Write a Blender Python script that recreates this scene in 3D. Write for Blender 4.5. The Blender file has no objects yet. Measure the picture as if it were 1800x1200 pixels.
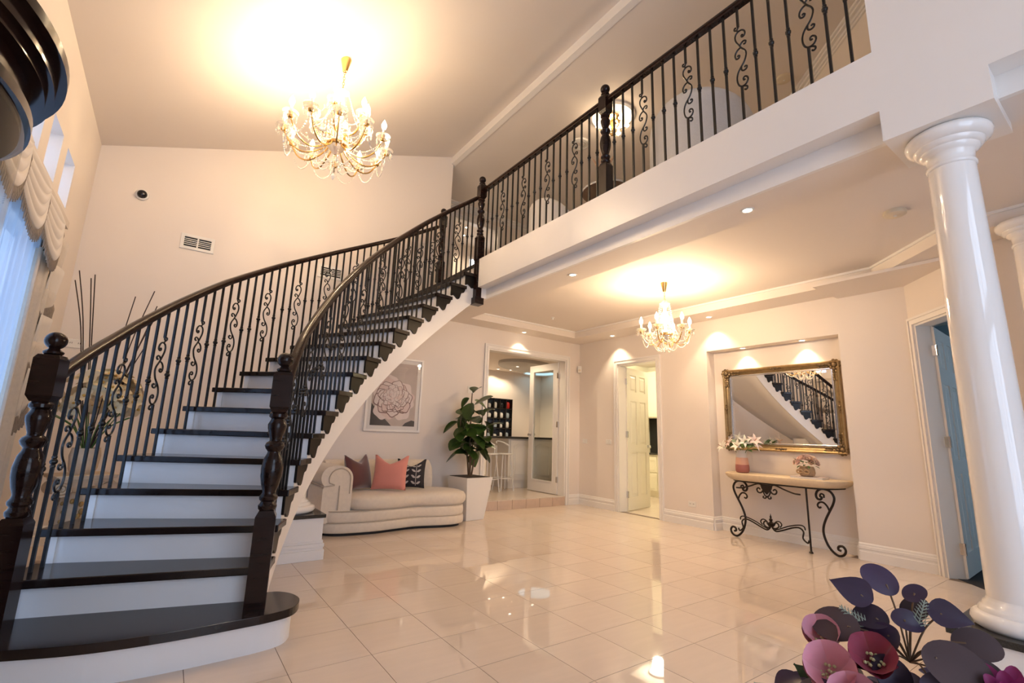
import bpy, math, random
from math import sin, cos, pi, radians, sqrt, atan2, degrees, hypot
from mathutils import Vector, Matrix, geometry
random.seed(7)
SC = bpy.context.scene
COL = SC.collection
D = bpy.data

# ------------------------------------------------------------------ camera
yaw, pit, rol = 0.616415152, 0.194388152, 0.0331764343
fw = Vector((sin(yaw)*cos(pit), cos(yaw)*cos(pit), sin(pit)))
r0 = fw.cross(Vector((0, 0, 1))).normalized()
u0 = r0.cross(fw)
rr = r0*cos(rol) + u0*sin(rol)
uu = rr.cross(fw)
cam = D.objects.new('camera', D.cameras.new('camera'))
COL.objects.link(cam)
cam.matrix_world = Matrix(((rr.x, uu.x, -fw.x, 0), (rr.y, uu.y, -fw.y, 0), (rr.z, uu.z, -fw.z, 1.15), (0, 0, 0, 1)))
cam.data.sensor_width = 36
cam.data.lens = 36*831.346641/1800
cam.data.clip_start = 0.02
SC.camera = cam

# ------------------------------------------------------------------ world, daylight, exposure
W = D.worlds.new('sky')
SC.world = W
W.use_nodes = True
bg = W.node_tree.nodes['Background']
bg.inputs[0].default_value = (0.48, 0.64, 1.0, 1)
bg.inputs[1].default_value = 2.6
SC.view_settings.view_transform = 'Standard'
SC.view_settings.look = 'None'
SC.view_settings.exposure = 0.37
SC.view_settings.gamma = 1.0
SC.view_settings.use_curve_mapping = False

def area(name, loc, target, sx, sy, power, col):
    l = D.lights.new(name, 'AREA')
    l.shape = 'RECTANGLE'; l.size = sx; l.size_y = sy; l.energy = power; l.color = col
    o = D.objects.new(name, l); COL.objects.link(o)
    o.location = loc
    o.rotation_euler = (Vector(target)-Vector(loc)).to_track_quat('-Z', 'Y').to_euler()
    return o
DAY = (0.88, 0.89, 1.0)
area('entry_daylight', (0.9, -3.0, 2.2), (1.2, 3.0, 1.6), 3.0, 3.6, 80, DAY)       # through the entry glazing behind the camera
area('side_window_daylight', (-1.35, 3.85, 1.4), (3.0, 3.9, 1.2), 1.6, 2.2, 5, (0.55, 0.76, 1.0))

# ------------------------------------------------------------------ materials
MATS = {}
def mat(name, col, rough=0.5, metal=0.0, spec=0.5, var=None, bump=None, coat=0.0, emit=None, trans=0.0, ior=1.45, sheen=0.0, sub=None, rnd=0.0, alpha=1.0):
    m = D.materials.new(name); m.use_nodes = True
    nt = m.node_tree; b = nt.nodes['Principled BSDF']
    b.inputs['Base Color'].default_value = (*col, 1)
    b.inputs['Roughness'].default_value = rough
    b.inputs['Metallic'].default_value = metal
    b.inputs['Specular IOR Level'].default_value = spec
    b.inputs['IOR'].default_value = ior
    b.inputs['Coat Weight'].default_value = coat
    b.inputs['Coat Roughness'].default_value = 0.04
    b.inputs['Transmission Weight'].default_value = trans
    b.inputs['Sheen Weight'].default_value = sheen
    if sub: b.inputs['Subsurface Weight'].default_value = sub
    if emit:
        b.inputs['Emission Color'].default_value = (*emit[0], 1)
        b.inputs['Emission Strength'].default_value = emit[1]
    tc = nt.nodes.new('ShaderNodeTexCoord')
    if var:
        scale, amt = var[0], var[1]
        mp = nt.nodes.new('ShaderNodeMapping'); mp.inputs['Scale'].default_value = var[2] if len(var) > 2 else (1, 1, 1)
        n = nt.nodes.new('ShaderNodeTexNoise'); n.inputs['Scale'].default_value = scale; n.inputs['Detail'].default_value = 5
        nt.links.new(tc.outputs['Object'], mp.inputs[0]); nt.links.new(mp.outputs[0], n.inputs['Vector'])
        mx = nt.nodes.new('ShaderNodeMix'); mx.data_type = 'RGBA'
        mx.inputs['A'].default_value = (*[max(0, c*(1-amt)) for c in col], 1)
        mx.inputs['B'].default_value = (*[min(1, c*(1+amt)) for c in col], 1)
        nt.links.new(n.outputs['Fac'], mx.inputs['Factor'])
        out = mx.outputs['Result']
        if rnd:
            oi = nt.nodes.new('ShaderNodeObjectInfo')
            mr = nt.nodes.new('ShaderNodeMapRange'); mr.inputs['To Min'].default_value = 1-rnd; mr.inputs['To Max'].default_value = 1+rnd
            nt.links.new(oi.outputs['Random'], mr.inputs['Value'])
            hs = nt.nodes.new('ShaderNodeHueSaturation'); nt.links.new(mr.outputs[0], hs.inputs['Value']); nt.links.new(out, hs.inputs['Color'])
            out = hs.outputs[0]
        nt.links.new(out, b.inputs['Base Color'])
    if bump:
        n2 = nt.nodes.new('ShaderNodeTexNoise'); n2.inputs['Scale'].default_value = bump[0]; n2.inputs['Detail'].default_value = 4
        nt.links.new(tc.outputs['Object'], n2.inputs['Vector'])
        bp = nt.nodes.new('ShaderNodeBump'); bp.inputs['Strength'].default_value = bump[1]; bp.inputs['Distance'].default_value = 0.01
        nt.links.new(n2.outputs['Fac'], bp.inputs['Height']); nt.links.new(bp.outputs[0], b.inputs['Normal'])
    MATS[name] = m
    return m
def glassmat(name, tint, gloss=0.12, rough=0.0, edge=0.8):
    m = D.materials.new(name); m.use_nodes = True; nt = m.node_tree
    for n in list(nt.nodes):
        if n.type != 'OUTPUT_MATERIAL': nt.nodes.remove(n)
    out = [n for n in nt.nodes if n.type == 'OUTPUT_MATERIAL'][0]
    t = nt.nodes.new('ShaderNodeBsdfTransparent'); t.inputs[0].default_value = (*tint, 1)
    g = nt.nodes.new('ShaderNodeBsdfGlossy'); g.inputs['Roughness'].default_value = rough
    lwt = nt.nodes.new('ShaderNodeLayerWeight'); lwt.inputs['Blend'].default_value = 0.5
    pw = nt.nodes.new('ShaderNodeMath'); pw.operation = 'POWER'; pw.inputs[1].default_value = 4.5
    mx = nt.nodes.new('ShaderNodeMixShader')
    ad = nt.nodes.new('ShaderNodeMath'); ad.operation = 'MULTIPLY_ADD'; ad.inputs[1].default_value = edge; ad.inputs[2].default_value = 0.02+gloss*0.3; ad.use_clamp = True
    nt.links.new(lwt.outputs['Facing'], pw.inputs[0]); nt.links.new(pw.outputs[0], ad.inputs[0]); nt.links.new(ad.outputs[0], mx.inputs[0])
    nt.links.new(t.outputs[0], mx.inputs[1]); nt.links.new(g.outputs[0], mx.inputs[2]); nt.links.new(mx.outputs[0], out.inputs[0])
    MATS[name] = m; return m

PAINT = mat('wall_paint', (0.80, 0.72, 0.65), 0.55, var=(1.4, 0.02), bump=(180, 0.05))
CEILP = mat('ceiling_paint', (0.79, 0.715, 0.65), 0.7, var=(1.0, 0.02))
WHITE = mat('white_trim_paint', (0.84, 0.80, 0.76), 0.28, var=(3, 0.02))
RISERW = mat('riser_white_paint', (0.83, 0.81, 0.80), 0.4, var=(6, 0.03))
COLUMNW = mat('column_gloss_white', (0.86, 0.83, 0.80), 0.07, coat=0.6, bump=(30, 0.03))
BLACKW = mat('black_lacquered_timber', (0.014, 0.006, 0.005), 0.14, spec=0.32, var=(8, 0.5, (1, 1, 6)))
RAILW = mat('dark_stained_handrail', (0.022, 0.010, 0.007), 0.17, spec=0.38, var=(14, 0.5, (4, 4, 1)))
TREADM = mat('ebony_tread', (0.016, 0.010, 0.009), 0.15, spec=0.42, var=(9, 0.4))
BRACKM = mat('bracket_dark_paint', (0.011, 0.008, 0.006), 0.32, spec=0.25, var=(9, 0.3))
IRON = mat('black_wrought_iron', (0.008, 0.007, 0.007), 0.30, metal=0.0, spec=0.45, bump=(60, 0.1))
BRONZE = mat('dark_bronze_iron', (0.030, 0.020, 0.014), 0.38, metal=0.5, var=(20, 0.4), bump=(60, 0.2))
TILE = mat('polished_cream_porcelain', (0.70, 0.585, 0.49), 0.022, spec=0.55, var=(3.0, 0.06, (1.0, 7.0, 1)), rnd=0.025)
GROUT = mat('grout', (0.20, 0.145, 0.11), 0.9, var=(20, 0.1))
BEIGET = mat('step_beige_tile', (0.62, 0.47, 0.37), 0.35, var=(12, 0.12))
GRANITE = mat('dark_granite', (0.035, 0.032, 0.028), 0.08, var=(160, 0.9))
BRASS = mat('polished_brass', (0.80, 0.52, 0.20), 0.18, metal=1.0, var=(5, 0.05))
CHROME = mat('chrome', (0.7, 0.7, 0.72), 0.12, metal=1.0, var=(5, 0.02))
GILT = mat('antique_gilt', (0.38, 0.27, 0.135), 0.30, metal=0.85, var=(22, 0.35), bump=(40, 0.25))
GILTD = mat('dark_antique_gilt', (0.20, 0.135, 0.07), 0.42, metal=0.7, var=(30, 0.5), bump=(70, 0.5))
MIRROR = mat('silvered_glass', (0.90, 0.90, 0.90), 0.004, metal=1.0)
BEAD = mat('crystal_bead', (0.96, 0.92, 0.82), 0.08, spec=0.9, trans=0.15)
CRYSTP = mat('frosted_crystal_pan', (1.0, 0.96, 0.88), 0.25, trans=0.7, ior=1.2, spec=0.6)
CRYST = mat('cut_crystal', (1.0, 0.97, 0.92), 0.05, trans=0.55, ior=1.5, spec=0.9)
BULB = mat('lit_candle_bulb', (1, 0.9, 0.7), 0.3, emit=((1.0, 0.86, 0.62), 9))
LEDM = mat('lit_downlight_lens', (1, 0.95, 0.85), 0.3, emit=((1.0, 0.90, 0.72), 9))
CANDLE = mat('ivory_candle_sleeve', (0.92, 0.85, 0.72), 0.35)
PLASTIC = mat('white_plastic', (0.80, 0.77, 0.72), 0.35)
CREAMPL = mat('aged_cream_plastic', (0.72, 0.62, 0.47), 0.4)
BLACKPL = mat('black_gloss_plastic', (0.012, 0.012, 0.014), 0.08)
SOFAM = mat('cream_damask_upholstery', (0.74, 0.64, 0.52), 0.62, sheen=0.3, var=(26, 0.10), bump=(45, 0.12))
PIPING = mat('taupe_piping', (0.50, 0.41, 0.32), 0.6, var=(20, 0.1))
SHADOWG = mat('black_sofa_plinth', (0.02, 0.017, 0.015), 0.7)
GLASS = glassmat('clear_glass', (0.93, 0.96, 0.95))
CABGLASS = glassmat('cabinet_glass', (0.95, 0.94, 0.90), 0.02, 0.0, 0.28)
def sheermat():
    m = D.materials.new('sheer_net'); m.use_nodes = True; nt = m.node_tree
    for n in list(nt.nodes):
        if n.type != 'OUTPUT_MATERIAL': nt.nodes.remove(n)
    out = [n for n in nt.nodes if n.type == 'OUTPUT_MATERIAL'][0]
    t = nt.nodes.new('ShaderNodeBsdfTransparent'); b = nt.nodes.new('ShaderNodeBsdfTranslucent'); b.inputs[0].default_value = (.36, .45, .58, 1)
    c = nt.nodes.new('ShaderNodeBsdfDiffuse'); c.inputs[0].default_value = (.6, .58, .56, 1)
    m1 = nt.nodes.new('ShaderNodeMixShader'); m1.inputs[0].default_value = .35; m2 = nt.nodes.new('ShaderNodeMixShader'); m2.inputs[0].default_value = .72
    nt.links.new(b.outputs[0], m1.inputs[1]); nt.links.new(c.outputs[0], m1.inputs[2]); nt.links.new(t.outputs[0], m2.inputs[1]); nt.links.new(m1.outputs[0], m2.inputs[2]); nt.links.new(m2.outputs[0], out.inputs[0])
    return m
SHEER = sheermat()
DRAPE = mat('cream_damask_drape', (0.62, 0.53, 0.43), 0.7, sheen=0.4, var=(35, 0.10), bump=(60, 0.2))
SATIN = mat('champagne_satin', (0.74, 0.66, 0.57), 0.35, sheen=0.3, var=(12, 0.05))
FRINGE = mat('bullion_fringe', (0.30, 0.235, 0.18), 0.75, var=(60, 0.3))
STONE = mat('travertine_top', (0.66, 0.52, 0.35), 0.45, var=(18, 0.16), bump=(50, 0.2))
CABW = mat('white_cabinet_satin', (0.80, 0.77, 0.72), 0.3, var=(3, 0.02))
CREAMC = mat('cream_laundry_satin', (0.82, 0.77, 0.60), 0.3, var=(3, 0.02))
DOORC = mat('cream_door_paint', (0.80, 0.76, 0.66), 0.3, var=(3, 0.02))
BLUEW = mat('grey_blue_paint', (0.30, 0.38, 0.42), 0.5, var=(2, 0.03))

# ------------------------------------------------------------------ mesh helpers
class MB:
    def __init__(s): s.v = []; s.f = []
    def add(s, vs, fs):
        n = len(s.v); s.v += [tuple(p) for p in vs]; s.f += [tuple(i+n for i in f) for f in fs]; return s
    def box(s, x0, x1, y0, y1, z0, z1, M=None):
        vs = [Vector((x, y, z)) for z in (z0, z1) for y in (y0, y1) for x in (x0, x1)]
        if M: vs = [M @ p for p in vs]
        return s.add(vs, [(0, 2, 3, 1), (4, 5, 7, 6), (0, 1, 5, 4), (2, 6, 7, 3), (0, 4, 6, 2), (1, 3, 7, 5)])
    def frust(s, c, w0, w1, z0, z1, d0=None, d1=None):
        d0 = d0 or w0; d1 = d1 or w1; x, y = c
        vs = [(x+a*w/2, y+b*d/2, z) for (w, d, z) in ((w0, d0, z0), (w1, d1, z1)) for a, b in ((-1, -1), (1, -1), (1, 1), (-1, 1))]
        return s.add(vs, [(3, 2, 1, 0), (4, 5, 6, 7)]+[(i, (i+1) % 4, 4+(i+1) % 4, 4+i) for i in range(4)])
    def lathe(s, prof, n=24, c=(0, 0, 0), M=None, caps=True, a0=0, a1=2*pi):
        full = abs(a1-a0-2*pi) < 1e-6; k = n if full else n+1
        vs = []
        for (r, z) in prof:
            for i in range(k):
                a = a0+(a1-a0)*i/n
                p = Vector((r*cos(a), r*sin(a), z))
                if M: p = M @ p
                vs.append((p[0]+c[0], p[1]+c[1], p[2]+c[2]))
        fs = []
        for j in range(len(prof)-1):
            for i in range(n):
                i2 = (i+1) % k
                fs.append((j*k+i, j*k+i2, (j+1)*k+i2, (j+1)*k+i))
        if caps and full:
            fs.append(tuple(reversed(range(k)))); fs.append(tuple((len(prof)-1)*k+i for i in range(k)))
        return s.add(vs, fs)
    def tube(s, pts, r, n=8, closed=False, flat=None, up=None):
        P = [Vector(p) for p in pts]; m = len(P)
        R = r if isinstance(r, (list, tuple)) else [r]*m
        vs = []; ref = None
        for i in range(m):
            if closed: t = P[(i+1) % m]-P[i-1]
            else: t = P[min(i+1, m-1)]-P[max(i-1, 0)]
            if t.length < 1e-9: t = Vector((0, 0, 1))
            t.normalize()
            if up: a = Vector(up).cross(t)
            elif ref is None:
                a = t.cross(Vector((0, 0, 1)) if abs(t.z) < 0.9 else Vector((1, 0, 0)))
            else: a = ref - t*ref.dot(t)
            if a.length < 1e-6: a = t.orthogonal()
            a.normalize(); ref = a; b = t.cross(a)
            for k in range(n):
                an = 2*pi*(k+0.5)/n
                fx = flat if flat else 1.0
                vs.append(P[i]+a*(R[i]*cos(an)*fx)+b*(R[i]*sin(an)))
        fs = []
        for i in range(m if closed else m-1):
            for k in range(n):
                i2 = (i+1) % m
                fs.append((i*n+k, i*n+(k+1) % n, i2*n+(k+1) % n, i2*n+k))
        if not closed:
            fs.append(tuple(reversed(range(n)))); fs.append(tuple((m-1)*n+k for k in range(n)))
        return s.add(vs, fs)
    def sph(s, c, r, nu=10, nv=6, sc=(1, 1, 1), M=None):
        vs = []; fs = []
        for j in range(nv+1):
            ph = pi*j/nv
            for i in range(nu):
                th = 2*pi*i/nu
                p = Vector((r*sin(ph)*cos(th)*sc[0], r*sin(ph)*sin(th)*sc[1], -r*cos(ph)*sc[2]))
                if M: p = M @ p
                vs.append(p+Vector(c))
        for j in range(nv):
            for i in range(nu):
                fs.append((j*nu+i, j*nu+(i+1) % nu, (j+1)*nu+(i+1) % nu, (j+1)*nu+i))
        return s.add(vs, fs)
    def octa(s, c, r, h=None):
        h = h or r; x, y, z = c
        return s.add([(x+r, y, z), (x, y+r, z), (x-r, y, z), (x, y-r, z), (x, y, z+h), (x, y, z-h)],
                     [(0, 1, 4), (1, 2, 4), (2, 3, 4), (3, 0, 4), (1, 0, 5), (2, 1, 5), (3, 2, 5), (0, 3, 5)])
    def prism(s, poly, h0, h1, holes=(), fn=None):
        """poly (and holes) in the plane, extruded h0..h1; fn maps (a,b,h) to a point"""
        fn = fn or (lambda a, b, h: (a, b, h))
        loops = [list(poly)]+[list(h) for h in holes]
        tri = geometry.tessellate_polygon([[Vector((p[0], p[1], 0)) for p in l] for l in loops])
        flat = [p for l in loops for p in l]; n = len(flat)
        vs = [fn(p[0], p[1], h0) for p in flat]+[fn(p[0], p[1], h1) for p in flat]
        fs = [tuple(t) for t in tri]+[tuple(n+i for i in reversed(t)) for t in tri]
        o = 0
        for l in loops:
            m = len(l)
            for i in range(m):
                j = (i+1) % m
                fs.append((o+i, o+j, n+o+j, n+o+i))
            o += m
        return s.add(vs, fs)
    def grid(s, nu, nv, fn):
        vs = [fn(i/(nu-1), j/(nv-1)) for j in range(nv) for i in range(nu)]
        fs = [(j*nu+i, j*nu+i+1, (j+1)*nu+i+1, (j+1)*nu+i) for j in range(nv-1) for i in range(nu-1)]
        return s.add(vs, fs)
    def mesh(s, name, m, smooth=None, recalc=True):
        me = D.meshes.new(name); me.from_pydata([tuple(v) for v in s.v], [], s.f)
        if m: me.materials.append(m)
        if recalc:
            import bmesh
            b = bmesh.new(); b.from_mesh(me); bmesh.ops.recalc_face_normals(b, faces=b.faces); b.to_mesh(me); b.free()
        if smooth is not None:
            me.shade_smooth(); me.set_sharp_from_angle(angle=radians(smooth))
        me.update()
        return me
    def build(s, name, m, parent=None, smooth=None, bev=0, solid=0, sub=0):
        o = D.objects.new(name, s.mesh(name, m, smooth)); COL.objects.link(o)
        if parent: o.parent = parent
        if solid:
            k = o.modifiers.new('s', 'SOLIDIFY'); k.thickness = solid; k.offset = 0
        if bev:
            k = o.modifiers.new('b', 'BEVEL'); k.width = bev; k.segments = 2; k.limit_method = 'ANGLE'; k.angle_limit = radians(40)
        if sub:
            k = o.modifiers.new('u', 'SUBSURF'); k.levels = sub; k.render_levels = sub
        return o
def link(name, me, parent=None, loc=(0, 0, 0), rot=(0, 0, 0), scale=(1, 1, 1), mw=None):
    o = D.objects.new(name, me); COL.objects.link(o)
    if parent: o.parent = parent
    if mw is not None: o.matrix_local = mw
    else: o.location = loc; o.rotation_euler = rot; o.scale = scale
    return o
def thing(name, label, cat, loc=(0, 0, 0), rz=0, group=None):
    o = D.objects.new(name, None); COL.objects.link(o); o.location = loc; o.rotation_euler = (0, 0, rz); o.empty_display_size = 0.1
    return tag(o, label, cat, group)
def tag(o, label, cat, group=None):
    o['label'] = label; o['category'] = cat
    if group: o['group'] = group
    return o
def struct(o, label=None, cat=None):
    o['kind'] = 'structure'
    if label: o['label'] = label
    if cat: o['category'] = cat
    return o
def lerp_tab(tab, x):
    if x <= tab[0][0]: return tab[0][1]
    for (a, b), (c, d) in zip(tab, tab[1:]):
        if x <= c: return b+(d-b)*(x-a)/(c-a)
    return tab[-1][1]
def catmull(P, n=6, closed=False):
    P = [Vector(p) for p in P]; out = []; m = len(P)
    for i in range(m if closed else m-1):
        if closed: a, b, c, d = P[i-1], P[i], P[(i+1) % m], P[(i+2) % m]
        else: a, b, c, d = P[max(i-1, 0)], P[i], P[i+1], P[min(i+2, m-1)]
        for k in range(n):
            t = k/n
            out.append(0.5*((2*b)+(c-a)*t+(2*a-5*b+4*c-d)*t*t+(3*b-a-3*c+d)*t**3))
    if not closed: out.append(P[-1])
    return out
def spiral(c, r0, r1, a0, turns, n=16):
    return [(c[0]+(r0+(r1-r0)*i/n)*cos(a0+2*pi*turns*i/n), c[1]+(r0+(r1-r0)*i/n)*sin(a0+2*pi*turns*i/n)) for i in range(n+1)]
def cells(u0, u1, z0, z1, holes):
    """rectangles of a wall u0..u1 x z0..z1 left over around rectangular holes"""
    us = sorted({u0, u1, *[min(max(h[i], u0), u1) for h in holes for i in (0, 1)]})
    zs = sorted({z0, z1, *[min(max(h[i], z0), z1) for h in holes for i in (2, 3)]})
    out = []
    for a, b in zip(us, us[1:]):
        run = None
        for c, d in zip(zs, zs[1:]):
            mu, mz = (a+b)/2, (c+d)/2
            if any(h[0] < mu < h[1] and h[2] < mz < h[3] for h in holes):
                if run: out.append((a, b, *run)); run = None
            else: run = (run[0], d) if run else (c, d)
        if run: out.append((a, b, *run))
    return out

# ================================================================== THE SETTING
XL, YB, XR = -0.987, 6.334, 6.04
ZS, ZT, ZF = 2.833, 2.95, 3.335          # soffit, tray, upper floor
ZU = 5.45                                # upper ceiling
YN = -2.6                                # entry wall behind the camera
RAKE = lambda x: 4.05+0.358*(x-XL)
YZ = lambda a, b, h: (h, a, b)
XZ = lambda a, b, h: (a, h, b)
def rect(a0, a1, b0, b1): return [(a0, b0), (a1, b0), (a1, b1), (a0, b1)]

# floor: grout bed + polished tiles
fl = MB().prism([(-1.1, YN-.1), (5.36, YN-.1), (5.36, .73), (6.12, 1.43), (6.12, 2.1), (6.3, 2.1), (6.3, 3.8), (6.12, 3.8), (6.12, YB+.06), (-1.1, YB+.06)], -0.12, -0.0015).build('floor', GROUT)
struct(fl)
PT, X0T, Y0T, GAP = 0.405, 1.033, 2.225, 0.0032
def inside(x, y):
    if y < YN or y > YB or x < XL: return False
    if y < .77: return x < 5.28
    if y < 1.49: return x < 5.28+(y-.77)/.72*.76
    if 2.13 < y < 3.77: return x < 6.22
    return x < XR
tile_full = MB().box(-PT/2+GAP/2, PT/2-GAP/2, -PT/2+GAP/2, PT/2-GAP/2, -0.010, 0.0).mesh('tile', TILE)
rest = MB()
for i in range(-6, 14):
    for j in range(-13, 12):
        xa, ya = X0T+i*PT, Y0T+j*PT
        xb, yb = xa+PT, ya+PT
        x0, x1 = max(xa+GAP/2, XL), min(xb-GAP/2, 6.22 if (ya > 2.05 and yb < 3.85) else (XR if ya > 1.2 else 6.0))
        y0, y1 = max(ya+GAP/2, YN), min(yb-GAP/2, YB)
        if x1-x0 < .02 or y1-y0 < .02: continue
        if not inside((x0+x1)/2, (y0+y1)/2): continue
        if yb < 0.55:
            rest.box(x0, x1, y0, y1, -0.010, 0)
        elif x1-x0 > PT-GAP-.001 and y1-y0 > PT-GAP-.001:
            link('tile', tile_full, fl, (xa+PT/2, ya+PT/2, 0))
        else:
            MB().box(x0, x1, y0, y1, -0.010, 0).build('tile', TILE, fl)
o = rest.build('tile_field', TILE, fl); o['kind'] = 'stuff'

# wall_left with high windows and the curtained window
HW = [(5.07, 5.43), (4.515, 4.875), (3.96, 4.32), (3.405, 3.765), (2.85, 3.21)]
wl = MB().prism([(YN-.15, -.1), (YB+.15, -.1), (YB+.15, 4.3), (YN-.15, 4.3)], XL-.16, XL,
                [rect(a, b, 2.96, 3.367) for a, b in HW]+[rect(3.0, 4.72, .12, 2.45)], YZ).build('wall_left', PAINT)
struct(wl)
for k, (a, b) in enumerate(HW):
    w = MB().prism(rect(a, b, 2.96, 3.367), XL-.155, XL-.125, [rect(a+.02, b-.02, 2.98, 3.347)], YZ).build('window_%d' % (k+1), WHITE); struct(w)
    MB().box(XL-.143, XL-.139, a+.02, b-.02, 2.98, 3.347).build('pane', GLASS, w)
w = MB().prism(rect(3.0, 4.72, .12, 2.45), XL-.14, XL-.08, [rect(3.05, 3.84, .17, 2.40), rect(3.88, 4.67, .17, 2.40)], YZ).build('window_6', WHITE); struct(w)
MB().box(XL-.113, XL-.109, 3.05, 3.84, .17, 2.40).build('pane', GLASS, w)
MB().box(XL-.113, XL-.109, 3.88, 4.67, .17, 2.40).build('pane', GLASS, w)

# wall_back: lower wall with the double-door opening, raked gable above the stair
DX0, DX1, DZ1, ST = 4.03, 5.70, 2.50, 0.145
wb = MB().prism([(XL-.15, -.1), (DX0, -.1), (DX0, DZ1), (DX1, DZ1), (DX1, -.1), (6.34, -.1), (6.34, 3.0), (3.2, 3.0), (3.2, 5.7), (XL-.15, RAKE(XL-.15)+.05)], YB, YB+.15, (), XZ).build('wall_back', PAINT); struct(wb)

# wall_right with the door to the laundry and the niche
NY0, NY1, NZ, NXB = 2.13, 3.77, 2.39, 6.22
wr = MB().prism([(1.49, -.1), (NY0, -.1), (NY0, NZ), (NY1, NZ), (NY1, -.1), (4.62, -.1), (4.62, 2.37), (5.42, 2.37), (5.42, -.1), (YB+.15, -.1), (YB+.15, 3.0), (1.49, 3.0)], XR, XR+.18, (), YZ)
wr.box(NXB, NXB+.1, NY0-.1, NY1+.1, -.1, NZ+.1)
wr = wr.build('wall_right', PAINT); struct(wr)
# angled wall with the door to the dark-floored room, then the side wall of the entry
E3 = Vector((-.725, -.689)).normalized(); N3 = Vector((E3.y, -E3.x))      # N3 points away from the hall
def ang(s, z, h): return (XR+E3.x*s-N3.x*h, 1.49+E3.y*s-N3.y*h, z)
if (Vector((0, 0))-Vector((XR, 1.49))).dot(N3) > 0: N3 = -N3
def ang(s, z, h): return (XR+E3.x*s+N3.x*h, 1.49+E3.y*s+N3.y*h, z)
wa = MB().prism([(0, -.1), (.085, -.1), (.085, 2.37), (.90, 2.37), (.90, -.1), (1.05, -.1), (1.05, 3.0), (0, 3.0)], 0, .14, (), ang).build('wall_angled', PAINT); struct(wa)
ex, ey = XR+E3.x*1.05, 1.49+E3.y*1.05
wsd = MB().box(ex, ex+.14, YN, ey, -.1, 3.0).build('wall_side', PAINT); struct(wsd)
# wall_front: entry wall behind the camera with glazed entry
wf = MB().prism([(XL-.15, -.1), (-.5, -.1), (-.5, 2.45), (2.5, 2.45), (2.5, -.1), (5.5, -.1), (5.5, 3.0), (3.1, 3.0), (3.1, 5.7), (XL-.15, RAKE(XL-.15)+.05)], YN-.15, YN, [rect(-.3, 2.3, 2.65, 4.0)], XZ).build('wall_front', PAINT); struct(wf)
w = MB().prism(rect(-.5, 2.5, 0, 2.45), YN-.12, YN-.04, [rect(-.42, .30, .08, 2.37), rect(.38, .98, .2, 2.37), rect(1.06, 1.66, .2, 2.37), rect(1.74, 2.42, .08, 2.37)], XZ).build('door_4', WHITE); struct(w)
for a, b in ((-.42, .30), (.38, .98), (1.06, 1.66), (1.74, 2.42)): MB().box(a, b, YN-.083, YN-.077, .08, 2.37).build('pane', GLASS, w)
w = MB().prism(rect(-.3, 2.3, 2.65, 4.0), YN-.12, YN-.04, [rect(-.24, .97, 2.71, 3.94), rect(1.03, 2.24, 2.71, 3.94)], XZ).build('window_7', WHITE); struct(w)
for a, b in ((-.24, .97), (1.03, 2.24)): MB().box(a, b, YN-.083, YN-.077, 2.71, 3.94).build('pane', GLASS, w)

# raked ceiling over the void, the edge strip, the flat upper ceiling
cr = MB().prism([(XL-.16, RAKE(XL-.16)), (3.17, 5.555), (3.17, 5.75), (XL-.16, RAKE(XL-.16)+.2)], YN-.15, YB+.15, (), XZ).build('ceiling', CEILP); struct(cr)
cb = MB().box(3.17, 3.25, YN-.15, YB+.15, 5.435, 5.75).build('trim_1', WHITE); struct(cb)
cu = MB().box(3.25, 9.2, YN-.15, 9.4, ZU, ZU+.15).box(3.2, 3.25, YB+.15, 9.4, ZU, ZU+.15).build('ceiling_upper', CEILP); struct(cu)

# upper floor slab with the balcony fascia
FX = 2.94
sl = MB().box(FX, 3.25, .73, 4.93, 2.96, ZF).box(3.0, 3.25, 4.93, 7.5, 2.96, ZF).box(3.25, 9.2, .3, 9.4, 2.96, ZF).build('floor_upper', WHITE); struct(sl)
bm_ = MB().box(3.07, 3.10, .7, 5.06, ZS, 2.965).build('trim_2', WHITE); struct(bm_)
up = MB().prism([(YN, 2.955), (.30, 2.955), (.30, 2.775), (.73, 2.775), (.73, 5.7), (YN, 5.7)], FX, FX+.2, (), YZ).box(FX+.2, FX+.42, .30, .73, 2.775, 2.95).build('wall_upper', WHITE); struct(up)
ub = MB().box(3.07, 3.10, YN, .3005, ZS, 2.956).build('trim_10', WHITE); struct(ub)
# lower ceiling: soffit ring and tray
inner = [(3.45, 5.95), (5.56, 5.95), (5.62, 1.63), (4.93, 0.88), (4.90, -.6), (3.45, -.6)]
outer = [(3.10, YN), (5.32, YN), (5.32, .80), (6.06, 1.50), (6.06, YB+.02), (3.10, YB+.02)]
cs = MB().prism(outer, ZS, ZS+.13, [inner]).build('ceiling_soffit', CEILP); struct(cs)
ct = MB().prism([(3.2, -.8), (5.2, -.8), (6.0, 1.3), (6.0, 6.2), (3.2, 6.2)], ZT, ZT+.02).build('ceiling_tray', CEILP); struct(ct)
tr = MB()
inn2 = [(3.47, 5.93), (5.545, 5.93), (5.603, 1.637), (4.912, .887), (4.88, -.58), (3.47, -.58)]
tr.prism(inner, ZT-.022, ZT, [inn2]); tr = tr.build('trim_3', WHITE); struct(tr)
# underside behind the fascia where the stair lands (x 3.0..3.07 above wall strip)
ld = MB().box(3.0, 3.07, 4.94, YB, ZS, 2.96).box(3.07, 3.10, 5.06, YB, ZS, 2.96).build('trim_4', WHITE); struct(ld)

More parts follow.
